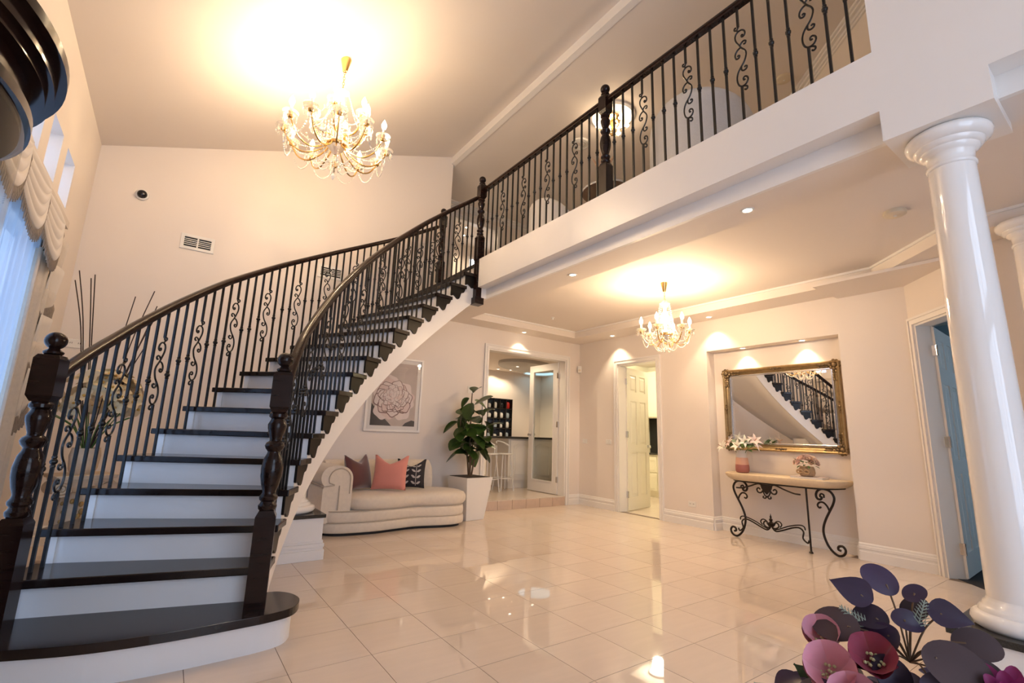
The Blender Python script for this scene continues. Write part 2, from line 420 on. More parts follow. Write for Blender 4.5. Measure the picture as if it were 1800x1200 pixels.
# baseboards
BPROF = [(0, 0), (.024, 0), (.024, .085), (.015, .092), (.015, .108), (.021, .114), (.021, .138), (.012, .146), (.012, .160), (.005, .172), (0, .172)]
def baseboard(name, segs):
    m = MB()
    for (p, q) in segs:
        p = Vector(p); q = Vector(q); t = (q-p).normalized(); n = Vector((-t.y, t.x))   # board on the left of p->q
        L = (q-p).length
        m.prism([(d, z) for d, z in BPROF], 0, L, (), lambda a, b, h: (p.x+t.x*h+n.x*a, p.y+t.y*h+n.y*a, b))
    o = m.build(name, WHITE); struct(o); return o
c45 = lambda s: (XR+E3.x*s, 1.49+E3.y*s)
baseboard('baseboard_right', [((XR, 1.49), (XR, NY0)), ((XR, NY1), (XR, 4.55)), ((XR, 5.49), (XR, YB))])
baseboard('baseboard_niche', [((NXB, NY0), (NXB, NY1)), ((XR, NY0), (NXB, NY0)), ((NXB, NY1), (XR, NY1))])
baseboard('baseboard_back', [((XR, YB), (5.775, YB)), ((3.955, YB), (XL, YB))])
baseboard('baseboard_left', [((XL, YB), (XL, YN))])
baseboard('baseboard_side', [((ex, YN), (ex, ey))])
fw_ = MB().box(DX0, DX1, YB+.0, YB+.15, -.1, ST-.012).build('step_base', GROUT); struct(fw_)
for k in range(6):
    a = DX0+.003+k*(DX1-DX0)/6; b = DX0-.003+(k+1)*(DX1-DX0)/6
    MB().box(a, b, YB-.012, YB, 0, ST-.012).build('tile', BEIGET, fw_)
    MB().box(a, b, YB-.014, YB+.17, ST-.012, ST).build('tile', TILE, fw_)

# door casings and leaves ------------------------------------------------
def casing(name, fn, u0, u1, z0, z1, depth, wd=.075):
    """fn(u, z, h): h = 0 the wall face, negative into the hall; depth = wall thickness"""
    m = MB()
    U = [(u0-wd, z0), (u0-wd, z1+wd), (u1+wd, z1+wd), (u1+wd, z0), (u1, z0), (u1, z1), (u0, z1), (u0, z0)]
    m.prism(U, -.018, 0, (), fn)
    m.prism([(u0-wd, z0), (u0-wd, z1+wd), (u1+wd, z1+wd), (u1+wd, z0), (u1+wd-.022, z0), (u1+wd-.022, z1+wd-.022), (u0-wd+.022, z1+wd-.022), (u0-wd+.022, z0)], -.030, -.017, (), fn)
    m.prism([(u0-.03, z0), (u0-.03, z1+.03), (u1+.03, z1+.03), (u1+.03, z0), (u1, z0), (u1, z1), (u0, z1), (u0, z0)], -.025, -.017, (), fn)
    m.prism([(u0-.001, z0), (u0-.001, z1+.001), (u1+.001, z1+.001), (u1+.001, z0), (u1-.02, z0), (u1-.02, z1-.02), (u0+.02, z1-.02), (u0+.02, z0)], -.004, depth, (), fn)
    o = m.build(name, WHITE); struct(o); return o
casing('trim_5', lambda u, z, h: (u, YB+h, z), DX0, DX1, 0, DZ1, .155, .075)
casing('trim_6', lambda u, z, h: (XR+h, u, z), 4.62, 5.42, 0, 2.37, .185, .07)
casing('trim_7', ang, .085, .90, 0, 2.37, .145, .07)

def door_leaf(name, w, h, loc, rz, m, panels=True, glass=False):
    d = D.objects.new(name, None); COL.objects.link(d); d.location = loc; d.rotation_euler = (0, 0, rz); struct(d)
    t = .038
    if glass:
        MB().prism(rect(0, w, .01, h), -t/2, t/2, [rect(.11, w-.11, .20, h-.11)], XZ).build('leaf', m, d)
        MB().prism(rect(.105, w-.105, .195, h-.105), -t/2-.006, t/2+.006, [rect(.125, w-.125, .215, h-.125)], XZ).build('glazing_bead', m, d)
        MB().box(.11, w-.11, -.003, .003, .20, h-.11).build('pane', GLASS, d)
    else:
        st = .115; cw = (w-3*st)/2
        rows = [(.22, .22+.30*h), (.22+.30*h+.13, .22+.30*h+.13+.31*h), (h-.12-.12*h, h-.12)]
        holes = [rect(st+c*(cw+st), st+c*(cw+st)+cw, a, b) for c in (0, 1) for a, b in rows]
        MB().prism(rect(0, w, .01, h), -t/2, t/2, holes, XZ).build('leaf', m, d)
        for hl in holes:
            (a0, b0), (a1, b1) = hl[0], hl[2]
            q = MB()
            q.box(a0, a1, -t/2+.012, t/2-.012, b0, b1)
            for s in (-1, 1):
                y0 = s*(t/2-.012); y1 = s*(t/2-.002); g1, g2 = .022, .045
                vs = [(a0+g, y, b) for g, y in ()]
                vs = []
                for g, y in ((g1, y0), (g2, y1)):
                    vs += [(a0+g, y, b0+g), (a1-g, y, b0+g), (a1-g, y, b1-g), (a0+g, y, b1-g)]
                q.add(vs, [(4, 5, 6, 7)]+[(i, (i+1) % 4, 4+(i+1) % 4, 4+i) for i in range(4)])
            q.build('panel', m, d)
    for z in (.26, h*.52, h-.24):
        for s in (-1, 1):
            pass
        hg = MB().box(-.012, .022, -t/2-.004, t/2+.004, z-.05, z+.05).lathe([(.009, z-.052), (.009, z+.052)], 8, (-.012, -t/2-.004, 0)).build('hinge', CHROME, d)
    for s in (-1, 1):
        k = MB()
        Mx = Matrix.Rotation(-s*pi/2, 3, 'X')
        k.lathe([(.026, 0), (.026, .006), (.010, .010), (.009, .032), (.018, .036), (.026, .046), (.024, .058), (.012, .064)], 14, (w-.06, s*t/2, 1.02), Mx)
        k.build('door_knob', CHROME, d, 40)
    return d
# door_1: glazed leaf of the kitchen doors, open into the kitchen
door_leaf('door_1', .83, 2.33, (5.675, 6.50, ST), radians(90), WHITE, glass=True)
# door_2: laundry door, open inwards
door_leaf('door_2', .78, 2.34, (6.215, 5.395, 0), atan2(.18, .80), DOORC)
# door_3: door in the angled wall
p3 = ang(.105, 0, .13)
door_leaf('door_3', .78, 2.34, p3, radians(2), WHITE)

# ================================================================== STAIRCASE
CX, CY, RI, RO, RIS, STEP = 2.97, 2.52, 2.50, 3.645, 0.185, 4.73
def th(k): return 98.6+STEP*(16-k)                      # nosing angle of tread k
def zn(a): return RIS*(16+(98.6-a)/STEP)                # nosing line height
def pol(R, a): return (CX+R*cos(radians(a)), CY+R*sin(radians(a)))
stair = thing('staircase', 'sweeping curved staircase with black timber treads and white risers', 'staircase', (0, 0, 0))
def sector(R0, R1, a0, a1, n=4):
    return [pol(R0, a0+(a1-a0)*i/n) for i in range(n+1)]+[pol(R1, a1+(a0-a1)*i/n) for i in range(n+1)]
# tread 1 with bullnose ends
T1 = [(-.60, 3.51), (-.72, 3.46), (-.79, 3.36), (-.77, 3.22), (-.66, 3.12), (-.441, 3.037), (-.159, 2.945), (.148, 2.911), (.452, 2.919), (.575, 2.93), (.68, 2.962), (.735, 3.03), (.758, 3.12), (.733, 3.225), (.674, 3.292), (.60, 3.31)]
T1s = [(p.x, p.y) for p in catmull([(x, y, 0) for x, y in T1], 4)]
cxy = (0.0, 3.2)
T1r = [(cxy[0]+(x-cxy[0])*.955, cxy[1]+(y-cxy[1])*.90) for x, y in T1s]
back = [pol(RI, th(2)-1.5), pol(RO, th(2)-1.5)]
MB().prism(T1s+back, RIS-.042, RIS).build('tread', TREADM, stair, bev=.008)
MB().prism(T1r+back, 0, RIS-.042).build('riser', RISERW, stair)
for k in range(2, 18):
    MB().prism(sector(RI-.035, RO+.035, th(k)+.55, th(k+1)-.2), k*RIS-.042, k*RIS).build('tread', TREADM, stair, bev=.006)
for k in range(2, 19):
    a = th(k)-.15
    MB().prism(sector(RI+.004, RO-.004, a, a-.35, 1), (k-1)*RIS-.02, k*RIS-.042).build('riser', RISERW, stair)
# landing nosing
nz = MB().prism([pol(RI-.03, th(18)+.6), (3.02, 4.985), (3.02, 6.30), pol(RO+.08, th(18)+.6)], ZF-.042, ZF+.003).build('landing_nosing', TREADM, stair, bev=.006)
def tread_z(a):
    k = int(math.floor(16+(98.6-a)/STEP+1e-6)); return k
def stringer(Ra, Rb, name):
    m = MB(); n = 0
    lo = lambda a: max(0.0, zn(a)-.485)
    for k in range(1, 18):
        a0, a1 = th(k), th(k+1)
        if k == 1: a0 = th(1)-1.2
        n = 4
        for i in range(n):
            b0 = a0+(a1-a0)*i/n; b1 = a0+(a1-a0)*(i+1)/n
            zt = k*RIS-.042
            vs = []
            for R in (Ra, Rb):
                for b in (b0, b1):
                    x, y = pol(R, b); vs += [(x, y, min(lo(b), zt-.01)), (x, y, zt)]
            m.add(vs, [(0, 2, 3, 1), (4, 5, 7, 6), (0, 4, 6, 2), (1, 3, 7, 5)]+([(0, 1, 5, 4)] if i == 0 else [])+([(2, 6, 7, 3)] if i == n-1 else []))
    return m.build(name, WHITE, stair, 20)
stringer(RI, RI+.05, 'stringer'); stringer(RO-.05, RO, 'stringer')
sf = MB()
def sfp(u, v):
    a = th(1)-1+(th(18)-th(1)+1)*u; x, y = pol(RI+.02+(RO-RI-.04)*v, a); return (x, y, max(.002, zn(a)-.475))
sf.grid(60, 5, sfp); sf.build('stair_soffit', WHITE, stair, 60, solid=.02)
# scalloped brackets on the inner string
BR = [(0, 0), (0, .118), (.06, .124), (.12, .116), (.20, .112), (.30, .124), (.42, .146), (.52, .150), (.61, .138), (.67, .108), (.71, .078), (.76, .060), (.84, .056), (.91, .050), (.96, .034), (1.0, .014), (1.0, 0)]
def bracket(k):
    a0, a1 = th(k)+.1, th(k+1)+.1; zt = k*RIS-.041
    m = MB(); pts = [(.0, .0)]
    front = [(s, d) for s, d in BR[1:-1]]
    vs = []; fs = []
    for s, d in front:
        a = a0+(a1-a0)*s
        for R in (RI+.003, RI-.014):
            x, y = pol(R, a); vs += [(x, y, zt), (x, y, zt-d)]
    for i in range(len(front)-1):
        b = 4*i
        fs += [(b+2, b+6, b+7, b+3), (b+1, b+3, b+7, b+5), (b, b+4, b+6, b+2), (b, b+1, b+5, b+4)]
    fs += [(0, 2, 3, 1), (4*len(front)-4, 4*len(front)-3, 4*len(front)-1, 4*len(front)-2)]
    m.add(vs, fs).build('tread_bracket', BRACKM, stair)
for k in range(2, 18): bracket(k)

# ------------------------------------------------------------------ newels, balusters, handrails
def newel_mesh(base, turned, box, name, w=.095, fin=True):
    """z from 0: square base, turned part, square box, ball finial"""
    m = MB(); s2 = sqrt(2)
    m.frust((0, 0), w, w, 0, base-.03); m.frust((0, 0), w, w*.72, base-.03, base)
    q = turned; z = base
    P = [(.36, 0), (.44, .02), (.46, .05), (.38, .07), (.34, .09), (.44, .11), (.46, .135), (.36, .16), (.33, .19), (.44, .26), (.52, .34), (.54, .42), (.46, .52), (.34, .57), (.32, .59), (.44, .62), (.50, .65), (.44, .68), (.30, .70), (.30, .72), (.36, .76), (.46, .83), (.48, .87), (.38, .91), (.34, .93), (.46, .95), (.46, .98), (.38, 1.0)]
    m.lathe([(r*w*1.02, z+q*t) for r, t in P], 20)
    z2 = base+turned
    m.frust((0, 0), w*.72, w, z2, z2+.03); m.frust((0, 0), w, w, z2+.03, z2+box-.02); m.frust((0, 0), w, w*.8, z2+box-.02, z2+box)
    if fin:
        z3 = z2+box
        b = .046
        m.lathe([(.030, z3), (.040, z3+.008), (.042, z3+.018), (.026, z3+.030), (.022, z3+.036)]+[(b*sin(t), z3+.036+b*.86-b*.98*cos(t)) for t in [0.5+(pi-.52)*i/10 for i in range(11)]], 20)
    return m.mesh(name, BLACKW, 35)
NEWEL = newel_mesh(.50, .55, .235, 'newel_post', .105)
NEWUP = newel_mesh(.34, .52, .20, 'newel_post', .095)
SC_U = 0.00084
def S(u, v): return (u*SC_U, -v*SC_U)
S_MAIN = [(-31, 108), (-22, 92), (-36, 82), (-52, 92), (-54, 112), (-40, 50+20), (-21, 45), (12, 52), (31, 80), (28, 125), (8, 172), (-16, 220), (-44, 262), (-54, 300), (-44, 345), (-26, 378), (6, 415), (27, 450), (37, 495), (33, 540), (18, 575), (-8, 592), (-38, 585), (-55, 556), (-50, 528), (-32, 512), (-16, 522), (-20, 540), (-34, 538)]
S_MAIN = [(-30, 112), (-22, 96), (-36, 84), (-54, 96), (-56, 122), (-40, 136), (-20, 128)][:0]+S_MAIN[:0]+[(-36, 104), (-28, 98), (-22, 108), (-30, 120), (-46, 118), (-56, 100), (-50, 72), (-30, 50), (-4, 46), (20, 58), (32, 86), (28, 125), (8, 172), (-16, 220), (-44, 262), (-54, 300), (-44, 345), (-26, 378), (6, 415), (27, 450), (37, 495), (33, 540), (18, 575), (-8, 592), (-38, 585), (-55, 556), (-50, 528), (-32, 512), (-16, 522), (-20, 540), (-34, 538)]
S_R = [(-12, 214), (14, 222), (36, 246), (42, 276), (32, 302), (12, 306), (2, 290), (12, 278), (22, 286)]
S_L1 = [(-4, 196), (-22, 174), (-44, 168), (-58, 182), (-52, 200), (-38, 198)]
S_L2 = [(-8, 402), (-6, 430), (-22, 450), (-46, 446), (-54, 428), (-42, 416), (-32, 424)]
S_TOP = [(0, -4), (4, 14), (20, 22), (34, 10), (30, -6), (18, -4)]
S_TOPC = [(20, 22), (2, 40), (-8, 47)]
S_BOT = [(-2, 592), (-22, 598), (-42, 612), (-46, 632), (-32, 640), (-22, 630)]
def rod(m, pts, r=.0062):
    P = catmull([(p[0]*SC_U, 0, -p[1]*SC_U) for p in pts], 4)
    m.tube(P, r, 6)
_bal = {}
def baluster_mesh(L, kind):
    """origin at foot, z up, scrolls in the x-z plane"""
    key = (round(L, 2), kind); L = key[0]
    if key in _bal: return _bal[key]
    m = MB(); hb = .0075
    if kind == 'plain':
        m.frust((0, 0), hb*2, hb*2, 0, L)
        zc = L*.52
        m.lathe([(.010, zc-.032), (.013, zc-.028), (.013, zc-.020), (.010, zc-.016), (.017, zc-.008), (.019, zc), (.017, zc+.008), (.010, zc+.016), (.013, zc+.020), (.013, zc+.028), (.010, zc+.032)], 8)
    else:
        zt = L*.52+.30
        q = MB()
        for c in (S_MAIN, S_R, S_L1, S_L2, S_TOP, S_TOPC, S_BOT): rod(q, c)
        m.add([(x, y, z+zt) for x, y, z in q.v], q.f)
        m.frust((0, 0), hb*2, hb*2, zt+.0, L)
        m.frust((0, 0), hb*2, hb*2, 0, zt-.595*SC_U/.001)
    _bal[key] = m.mesh('baluster' if kind == 'plain' else 'scroll_baluster', IRON, 35)
    return _bal[key]
def put_baluster(parent, x, y, z, L, kind, az):
    link('baluster' if kind == 'plain' else 'scroll_baluster', baluster_mesh(L, kind), parent, (x, y, z), (0, 0, az))
def rail_sweep(pts, name, parent, w=.034, h=.026):
    prof = [(-.7, -1), (.7, -1), (.75, -.5), (1, -.25), (1, .35), (.75, .8), (.35, 1), (-.35, 1), (-.75, .8), (-1, .35), (-1, -.25), (-.75, -.5)]
    P = [Vector(p) for p in pts]; vs = []; n = len(prof)
    for i, p in enumerate(P):
        t = (P[min(i+1, len(P)-1)]-P[max(0, i-1)]); t.normalize()
        sd = t.cross(Vector((0, 0, 1))).normalized(); up = sd.cross(t)
        vs += [p+sd*(a*w)+up*(b*h) for a, b in prof]
    fs = [(i*n+k, i*n+(k+1) % n, (i+1)*n+(k+1) % n, (i+1)*n+k) for i in range(len(P)-1) for k in range(n)]
    fs += [tuple(range(n)), tuple((len(P)-1)*n+k for k in range(n))]
    return MB().add(vs, fs).build(name, RAILW, parent, 40)

RR_TAB = [(88, .985), (91.3, .985), (100, 1.022), (107.8, 1.038), (117.5, 1.034), (127, 1.02), (137, .993), (145, .965), (152, .95), (156, .90), (160, .80), (165, .72)]
RL_TAB = [(88, .955), (92.6, .955), (101, .962), (115, 1.015), (127.5, 1.05), (138.8, 1.062), (151, 1.04), (157, 1.032), (164, 1.045), (168, 1.05)]
RBI, RBO = RI+.035, RO-.045
balR = thing('stair_balustrade', 'black scrolled balustrade on the inner side of the stair, ending above the sofa', 'balustrade', (0, 0, 0), group='stair and balcony balustrades')
balL = thing('stair_balustrade', 'black scrolled balustrade along the wall side of the stair', 'balustrade', (0, 0, 0), group='stair and balcony balustrades')
def stair_rail(par, R, tab, a_hi, a_lo, phase):
    A = [a_hi+(a_lo-a_hi)*i/60 for i in range(61)]
    rail_sweep([(*pol(R, a), zn(a)+lerp_tab(tab, a)-.026) for a in A], 'handrail', par)
    n = 0
    a = th(2)+.0
    for k in range(2, 18):
        for j in range(3):
            a = th(k)-STEP*(j+.22)/3
            if a > a_hi-1.3 or a < a_lo+.6: continue
            L = zn(a)+lerp_tab(tab, a)-.05-k*RIS
            x, y = pol(R, a)
            put_baluster(par, x, y, k*RIS, L, 'scroll' if (n+phase) % 4 == 0 else 'plain', radians(a-90))
            n += 1
NR = (.525, 3.09); NL = pol(3.58, 167.3)
aR = degrees(atan2(NR[1]-CY, NR[0]-CX))
stair_rail(balR, RBI, RR_TAB, 164.2, 91.0, 2)
stair_rail(balL, RBO, RL_TAB, 166.4, 91.2, 2)
link('newel_post', NEWEL, balR, (*NR, RIS), (0, 0, radians(-12)))
link('newel_post', NEWEL, balL, (*NL, RIS), (0, 0, radians(-14)))
# far landing newel belongs to the wall-side balustrade
link('newel_post', NEWUP, balL, (2.99, 6.14, ZF))
# balcony balustrade
balB = thing('balcony_balustrade', 'black scrolled balustrade along the upstairs balcony edge', 'balustrade', (0, 0, 0), group='stair and balcony balustrades')
BX = 3.005; YN1, YN2, YE = 4.985, 2.815, .73
zr = ZF+1.0
rail_sweep([(BX, y, zr) for y in (4.95, 4, 3, 2.86)], 'handrail', balB); rail_sweep([(BX, y, zr) for y in (2.77, 2, 1, .73)], 'handrail', balB)
for (a, b, n) in ((YN1, YN2, 20), (YN2, YE, 19)):
    for i in range(1, n):
        y = a+(b-a)*i/n
        put_baluster(balB, BX, y, ZF, zr-.02-ZF, 'scroll' if i % 4 == 0 else 'plain', radians(90))
NEWP = newel_mesh(.34, .52, .20, 'newel_post', .095)
link('newel_post', NEWUP, balB, (BX, YN2, ZF))
nw = link('newel_post', NEWUP, balB, (2.965, YN1, ZF))
MB().frust((2.965, YN1), .085, .085, 2.83, ZF).frust((2.965, YN1), .125, .125, 2.745, 2.83).build('newel_drop', BLACKW, balB)

# ================================================================== COLUMNS
def column(label, x, y, z1, w, pl_label, base_w=None, top_z=ZS, r=.105):
    """pedestal with granite cap carrying a glossy column"""
    ph = .385
    pd = thing('column_plinth', pl_label, 'plinth', (x, y, 0), group='column plinths')
    MB().frust((0, 0), w-.03, w-.03, 0, ph-.03).build('body', WHITE, pd, bev=.003)
    m = MB()
    for (a, z0, z1_) in ((.024, 0, .085), (.014, .085, .108), (.02, .108, .138), (.010, .138, .165)): m.frust((0, 0), w-.03+2*a, w-.03+2*a, z0, z1_)
    m.build('skirting', WHITE, pd, bev=.003)
    MB().frust((0, 0), w, w, ph-.03, ph).build('granite_cap', GRANITE, pd, bev=.003)
    c = thing('column', label, 'column', (x, y, ph), group='round white columns')
    H = z1-ph
    b = r*1.62
    pr = [(b*.93, 0), (b, .012), (b*1.03, .030), (b, .052), (b*.93, .062), (b*.86, .066), (b*.84, .078), (b*.80, .088), (b*.76, .092), (b*.745, .104), (r*1.1, .112), (r*1.06, .125)]
    MB().lathe(pr, 40).build('base', COLUMNW, c, 50)
    if H > 1.5:
        MB().lathe([(r*1.06, .12), (r*1.03, .6), (r*.98, 1.4), (r*.90, H-.19)], 40).build('shaft', COLUMNW, c, 50)
        k = r*1.68
        MB().lathe([(r*.90, H-.195), (r*.96, H-.19), (r*.97, H-.178), (r*.91, H-.17), (r*.92, H-.125), (r*1.0, H-.118), (k*.68, H-.105), (k*.69, H-.094), (k*.74, H-.090), (k*.80, H-.078), (k*.81, H-.068), (k*.86, H-.064), (k*.95, H-.052), (k*1.0, H-.034), (k*1.0, H-.020), (k*.96, H-.006), (k*.9, H)], 40).build('capital', COLUMNW, c, 50)
    else:
        MB().lathe([(r*1.06, .12), (r*1.03, H)], 40).build('shaft', COLUMNW, c, 50)
    return c
column('tall glossy white round column in the foreground under the balcony corner', 3.145, .515, 2.775, .44, 'white plinth with granite cap under the foreground column')
column('glossy white round column partly hidden behind the foreground column', 4.98, .46, ZS, .44, 'white plinth with granite cap under the rear column')
column('short white round column carrying the underside of the staircase', 1.0, 4.94, zn(129)-.50, .58, 'white plinth with dark cap beside the cream sofa', r=.15)

# ================================================================== SOFA + CUSHIONS
sofa = thing('chaise_sofa', 'cream damask curved chaise sofa with one rolled arm', 'sofa', (0, 0, 0))
def footprint(gr=0.0):
    P = [(1.50, 6.22), (1.46, 5.95), (1.47, 5.72), (1.55, 5.57), (1.74, 5.49), (2.05, 5.46), (2.35, 5.50), (2.62, 5.53), (2.90, 5.47), (3.10, 5.46), (3.25, 5.55), (3.30, 5.75), (3.24, 5.95), (3.05, 6.13), (2.8, 6.22), (2.2, 6.25)]
    c = Vector((2.4, 5.88))
    out = []
    for p in catmull([(x, y, 0) for x, y in P], 4, True):
        d = (Vector((p.x, p.y))-c); L = d.length
        out.append((p.x+d.x/L*gr, p.y+d.y/L*gr))
    return out
def puff(z0, z1, bulge, gr, name, m, top=True):
    q = MB(); rings = []
    N = 8
    for i in range(N+1):
        t = i/N; z = z0+(z1-z0)*(0.5-0.5*cos(pi*t)); g = gr+bulge*(sin(pi*t)**.6 if 0 < t < 1 else 0)
        rings.append([(x, y, z) for x, y in footprint(g)])
    n = len(rings[0]); vs = [p for r in rings for p in r]
    fs = [(j*n+i, j*n+(i+1) % n, (j+1)*n+(i+1) % n, (j+1)*n+i) for j in range(N) for i in range(n)]
    fs += [tuple(reversed(range(n))), tuple(N*n+i for i in range(n))]
    return q.add(vs, fs).build(name, m, sofa, 70)
MB().prism(footprint(-.05), 0, .035).build('plinth', SHADOWG, sofa)
puff(.03, .135, .025, -.02, 'lower_base', SOFAM)
MB().tube([(x, y, .138) for x, y in footprint(-.006)], .006, 6, True).build('piping', PIPING, sofa, 60)
puff(.135, .255, .028, -.03, 'upper_base', SOFAM)
MB().tube([(x, y, .258) for x, y in footprint(-.012)], .005, 6, True).build('piping', PIPING, sofa, 60)
# seat cushion, set right of the arm
def seatfoot(gr):
    P = [(1.80, 6.10), (1.79, 5.75), (1.80, 5.60), (1.90, 5.50), (2.10, 5.465), (2.40, 5.50), (2.65, 5.525), (2.92, 5.465), (3.12, 5.46), (3.27, 5.56), (3.31, 5.76), (3.25, 5.95), (3.05, 6.12), (2.7, 6.18), (2.2, 6.18)]
    c = Vector((2.5, 5.85)); out = []
    for p in catmull([(x, y, 0) for x, y in P], 4, True):
        d = Vector((p.x, p.y))-c; L = d.length; out.append((p.x+d.x/L*gr, p.y+d.y/L*gr))
    return out
q = MB(); rings = []
for t, g in ((0, -.04), (.12, -.012), (.3, .008), (.5, .014), (.7, .008), (.88, -.015), (1.0, -.06), (1.05, -.16), (1.09, -.30)):
    rings.append([(x, y, .255+.165*t) for x, y in seatfoot(g)])
n = len(rings[0])
q.add([p for r in rings for p in r], [(j*n+i, j*n+(i+1) % n, (j+1)*n+(i+1) % n, (j+1)*n+i) for j in range(len(rings)-1) for i in range(n)]+[tuple(reversed(range(n))), tuple((len(rings)-1)*n+i for i in range(n))])
q.build('seat_cushion', SOFAM, sofa, 80)
# arm: body + roll
AP = [(1.478, .135), (1.478, .50), (1.50, .525)]+[(1.575+.125*cos(t), .62+.122*sin(t)) for t in [radians(232-142*k/12) for k in range(13)]]+[(1.655+.145*cos(t), .60+.142*sin(t)) for t in [radians(84-84*k/8) for k in range(9)]]+[(1.80, .40), (1.80, .135)]
MB().prism(AP, 5.57, 6.20, (), XZ).build('arm', SOFAM, sofa, 40, bev=.022)
ins = [(1.655+.118*cos(t), .60+.115*sin(t)) for t in [radians(200-200*k/16) for k in range(17)]]
MB().tube([(a, 5.566, b) for a, b in [(1.60, .54)]+ins+[(1.773, .44)]], .006, 6).build('piping', PIPING, sofa, 60)
MB().tube([(1.655, 5.563, z) for z in (.53, .45, .36, .268)], .006, 6).build('piping', PIPING, sofa, 60)
MB().tube([(1.468, y, .52) for y in (5.60, 5.8, 6.15)]+[], .006, 6).tube([(1.47, 5.59, .52), (1.52, 5.562, .525), (1.60, 5.562, .535)], .006, 6).build('piping', PIPING, sofa, 60)
# back: follows rear edge from arm to mid
bk = MB(); bp_ = catmull([(1.62, 6.17, 0), (2.0, 6.20, 0), (2.5, 6.20, 0), (2.85, 6.17, 0), (3.02, 6.10, 0)], 6)
rows = []
for i, p in enumerate(bp_):
    u = i/(len(bp_)-1); hh = .78-.0*u-(.12*max(0, (u-.90)/.10)**2)
    sec = []
    for (d, z) in ((.07, .30), (.085, .45), (.08, hh-.10), (.06, hh-.03), (.02, hh), (-.03, hh-.01), (-.05, hh-.06), (-.05, .30)):
        sec.append((p.x, p.y-d, z))
    rows.append(sec)
k = 8
bk.add([v for s in rows for v in s], [(i*k+j, i*k+(j+1) % k, (i+1)*k+(j+1) % k, (i+1)*k+j) for i in range(len(rows)-1) for j in range(k)]+[tuple(range(k)), tuple((len(rows)-1)*k+j for j in range(k))])
bk.build('backrest', SOFAM, sofa, 60, bev=.01)

def cushion(label, m, loc, rz, tilt, w=.42, extra=None):
    c = thing('cushion', label, 'cushion', loc, rz, 'cushions on the cream sofa')
    def surf(sg):
        def f(u, v):
            a, b = u*2-1, v*2-1
            e = (1-a*a)*(1-b*b)
            th_ = .085*e**.42 if e > 0 else 0
            px = a*w/2*(1-.07*(1-b*b)*abs(a)**3+0.0); pz = b*w/2*(1-.07*(1-a*a)*abs(b)**3)
            # chopped top edge: the middle dips, the corners stand up
            if b > 0: pz -= .115*b*b*max(0, 1-abs(a)*1.15)
            return (px, sg*th_, pz+w/2)
        return f
    mb = MB().grid(17, 17, surf(-1)).grid(17, 17, surf(1))
    M4 = Matrix.Rotation(tilt, 4, 'X')
    mb.v = [tuple(M4 @ Vector(p)) for p in mb.v]
    mb.build('cover', m, c, 70)
    if extra: extra(c, surf(-1), M4)
    return c
VELV = mat('burgundy_velvet', (0.085, 0.012, 0.014), 0.6, sheen=0.8, var=(8, 0.25))
PINK = mat('coral_pink_velvet', (0.68, 0.25, 0.20), 0.6, sheen=0.6, var=(8, 0.08))
CHARC = mat('charcoal_print_cotton', (0.022, 0.019, 0.022), 0.75, var=(30, 0.2))
LEAFPR = mat('pale_grey_leaf_print', (0.50, 0.45, 0.42), 0.75, var=(50, 0.12))
def leaf_print(c, f, M4):
    q = MB()
    def P(u, v):
        p = Vector(f(u, v)); p.y -= .0025; return M4 @ p
    for cx in (.30, .70):
        q.grid(2, 14, lambda a, b: P(cx+(a-.5)*.02, .05+.84*b))
        for r in range(4):
            for s in (-1, 1):
                y0 = .10+.20*r
                def lf(a, b, s=s, y0=y0, cx=cx):
                    t = a; wv = .075*sin(pi*min(1, t*1.0))**.7*(b-.5)*2*.55
                    return P(cx+s*(.015+.15*t), y0+.02+.075*t**1.3+wv)
                q.grid(7, 3, lf)
    q.build('leaf_print', LEAFPR, c)
cushion('dark burgundy velvet cushion beside the rolled sofa arm', VELV, (1.99, 5.85, .445), radians(34), radians(-16))
cushion('coral pink velvet cushion in the middle of the sofa', PINK, (2.275, 5.70, .445), radians(-34), radians(-14))
cushion('charcoal cushion with a pale leaf print on the sofa', CHARC, (2.60, 5.81, .445), radians(-30), radians(-16), .37, leaf_print)

# ================================================================== PEONY PICTURE
pic = thing('framed_print', 'white framed print of a pale pink peony above the sofa', 'picture', (2.51, YB, 1.65))
PW, PH = .80, 1.03

MB().prism(rect(-PW/2, PW/2, -PH/2, PH/2), -.035, 0, [rect(-PW/2+.028, PW/2-.028, -PH/2+.028, PH/2-.028)], XZ).build('frame', WHITE, pic, bev=.003)
MB().box(-PW/2+.02, PW/2-.02, -.016, -.004, -PH/2+.02, PH/2-.02).build('mat_board', mat('mat_board_white', (.82, .79, .76), .6, var=(5, .01)), pic)
PGLASS = glassmat('picture_glass', (.99, .99, .99))
PBG = mat('print_soft_grey', (.56, .47, .42), .5, var=(5, .16))
MB().box(-.32, .32, -.0175, -.016, -.435, .435).build('print_sheet', PBG, pic)
pt = [MB(), MB(), MB(), MB()]
PM = [mat('print_pale_petal', (.80, .69, .65), .5, var=(9, .06)), mat('print_blush_petal', (.76, .60, .555), .5, var=(9, .08)), mat('print_shadow_brown', (.20, .10, .085), .5, var=(9, .2)), mat('print_dark_leaf', (.055, .048, .046), .5, var=(9, .2))]
dep = [-.0178]
def flatpoly(P, tone):
    dep[0] -= .00003
    P = [(max(-.319, min(.319, a)), max(-.434, min(.434, b))) for a, b in P]
    pt[tone].add([(a, dep[0], b) for a, b in P], [tuple(range(len(P)))])
flatpoly([(-.32, -.435), (-.02, -.435), (-.10, -.36), (-.20, -.27), (-.32, -.14)], 3)
flatpoly([(.32, -.435), (.14, -.435), (.18, -.39), (.27, -.35), (.32, -.36)], 3)
pr = random.Random(4)
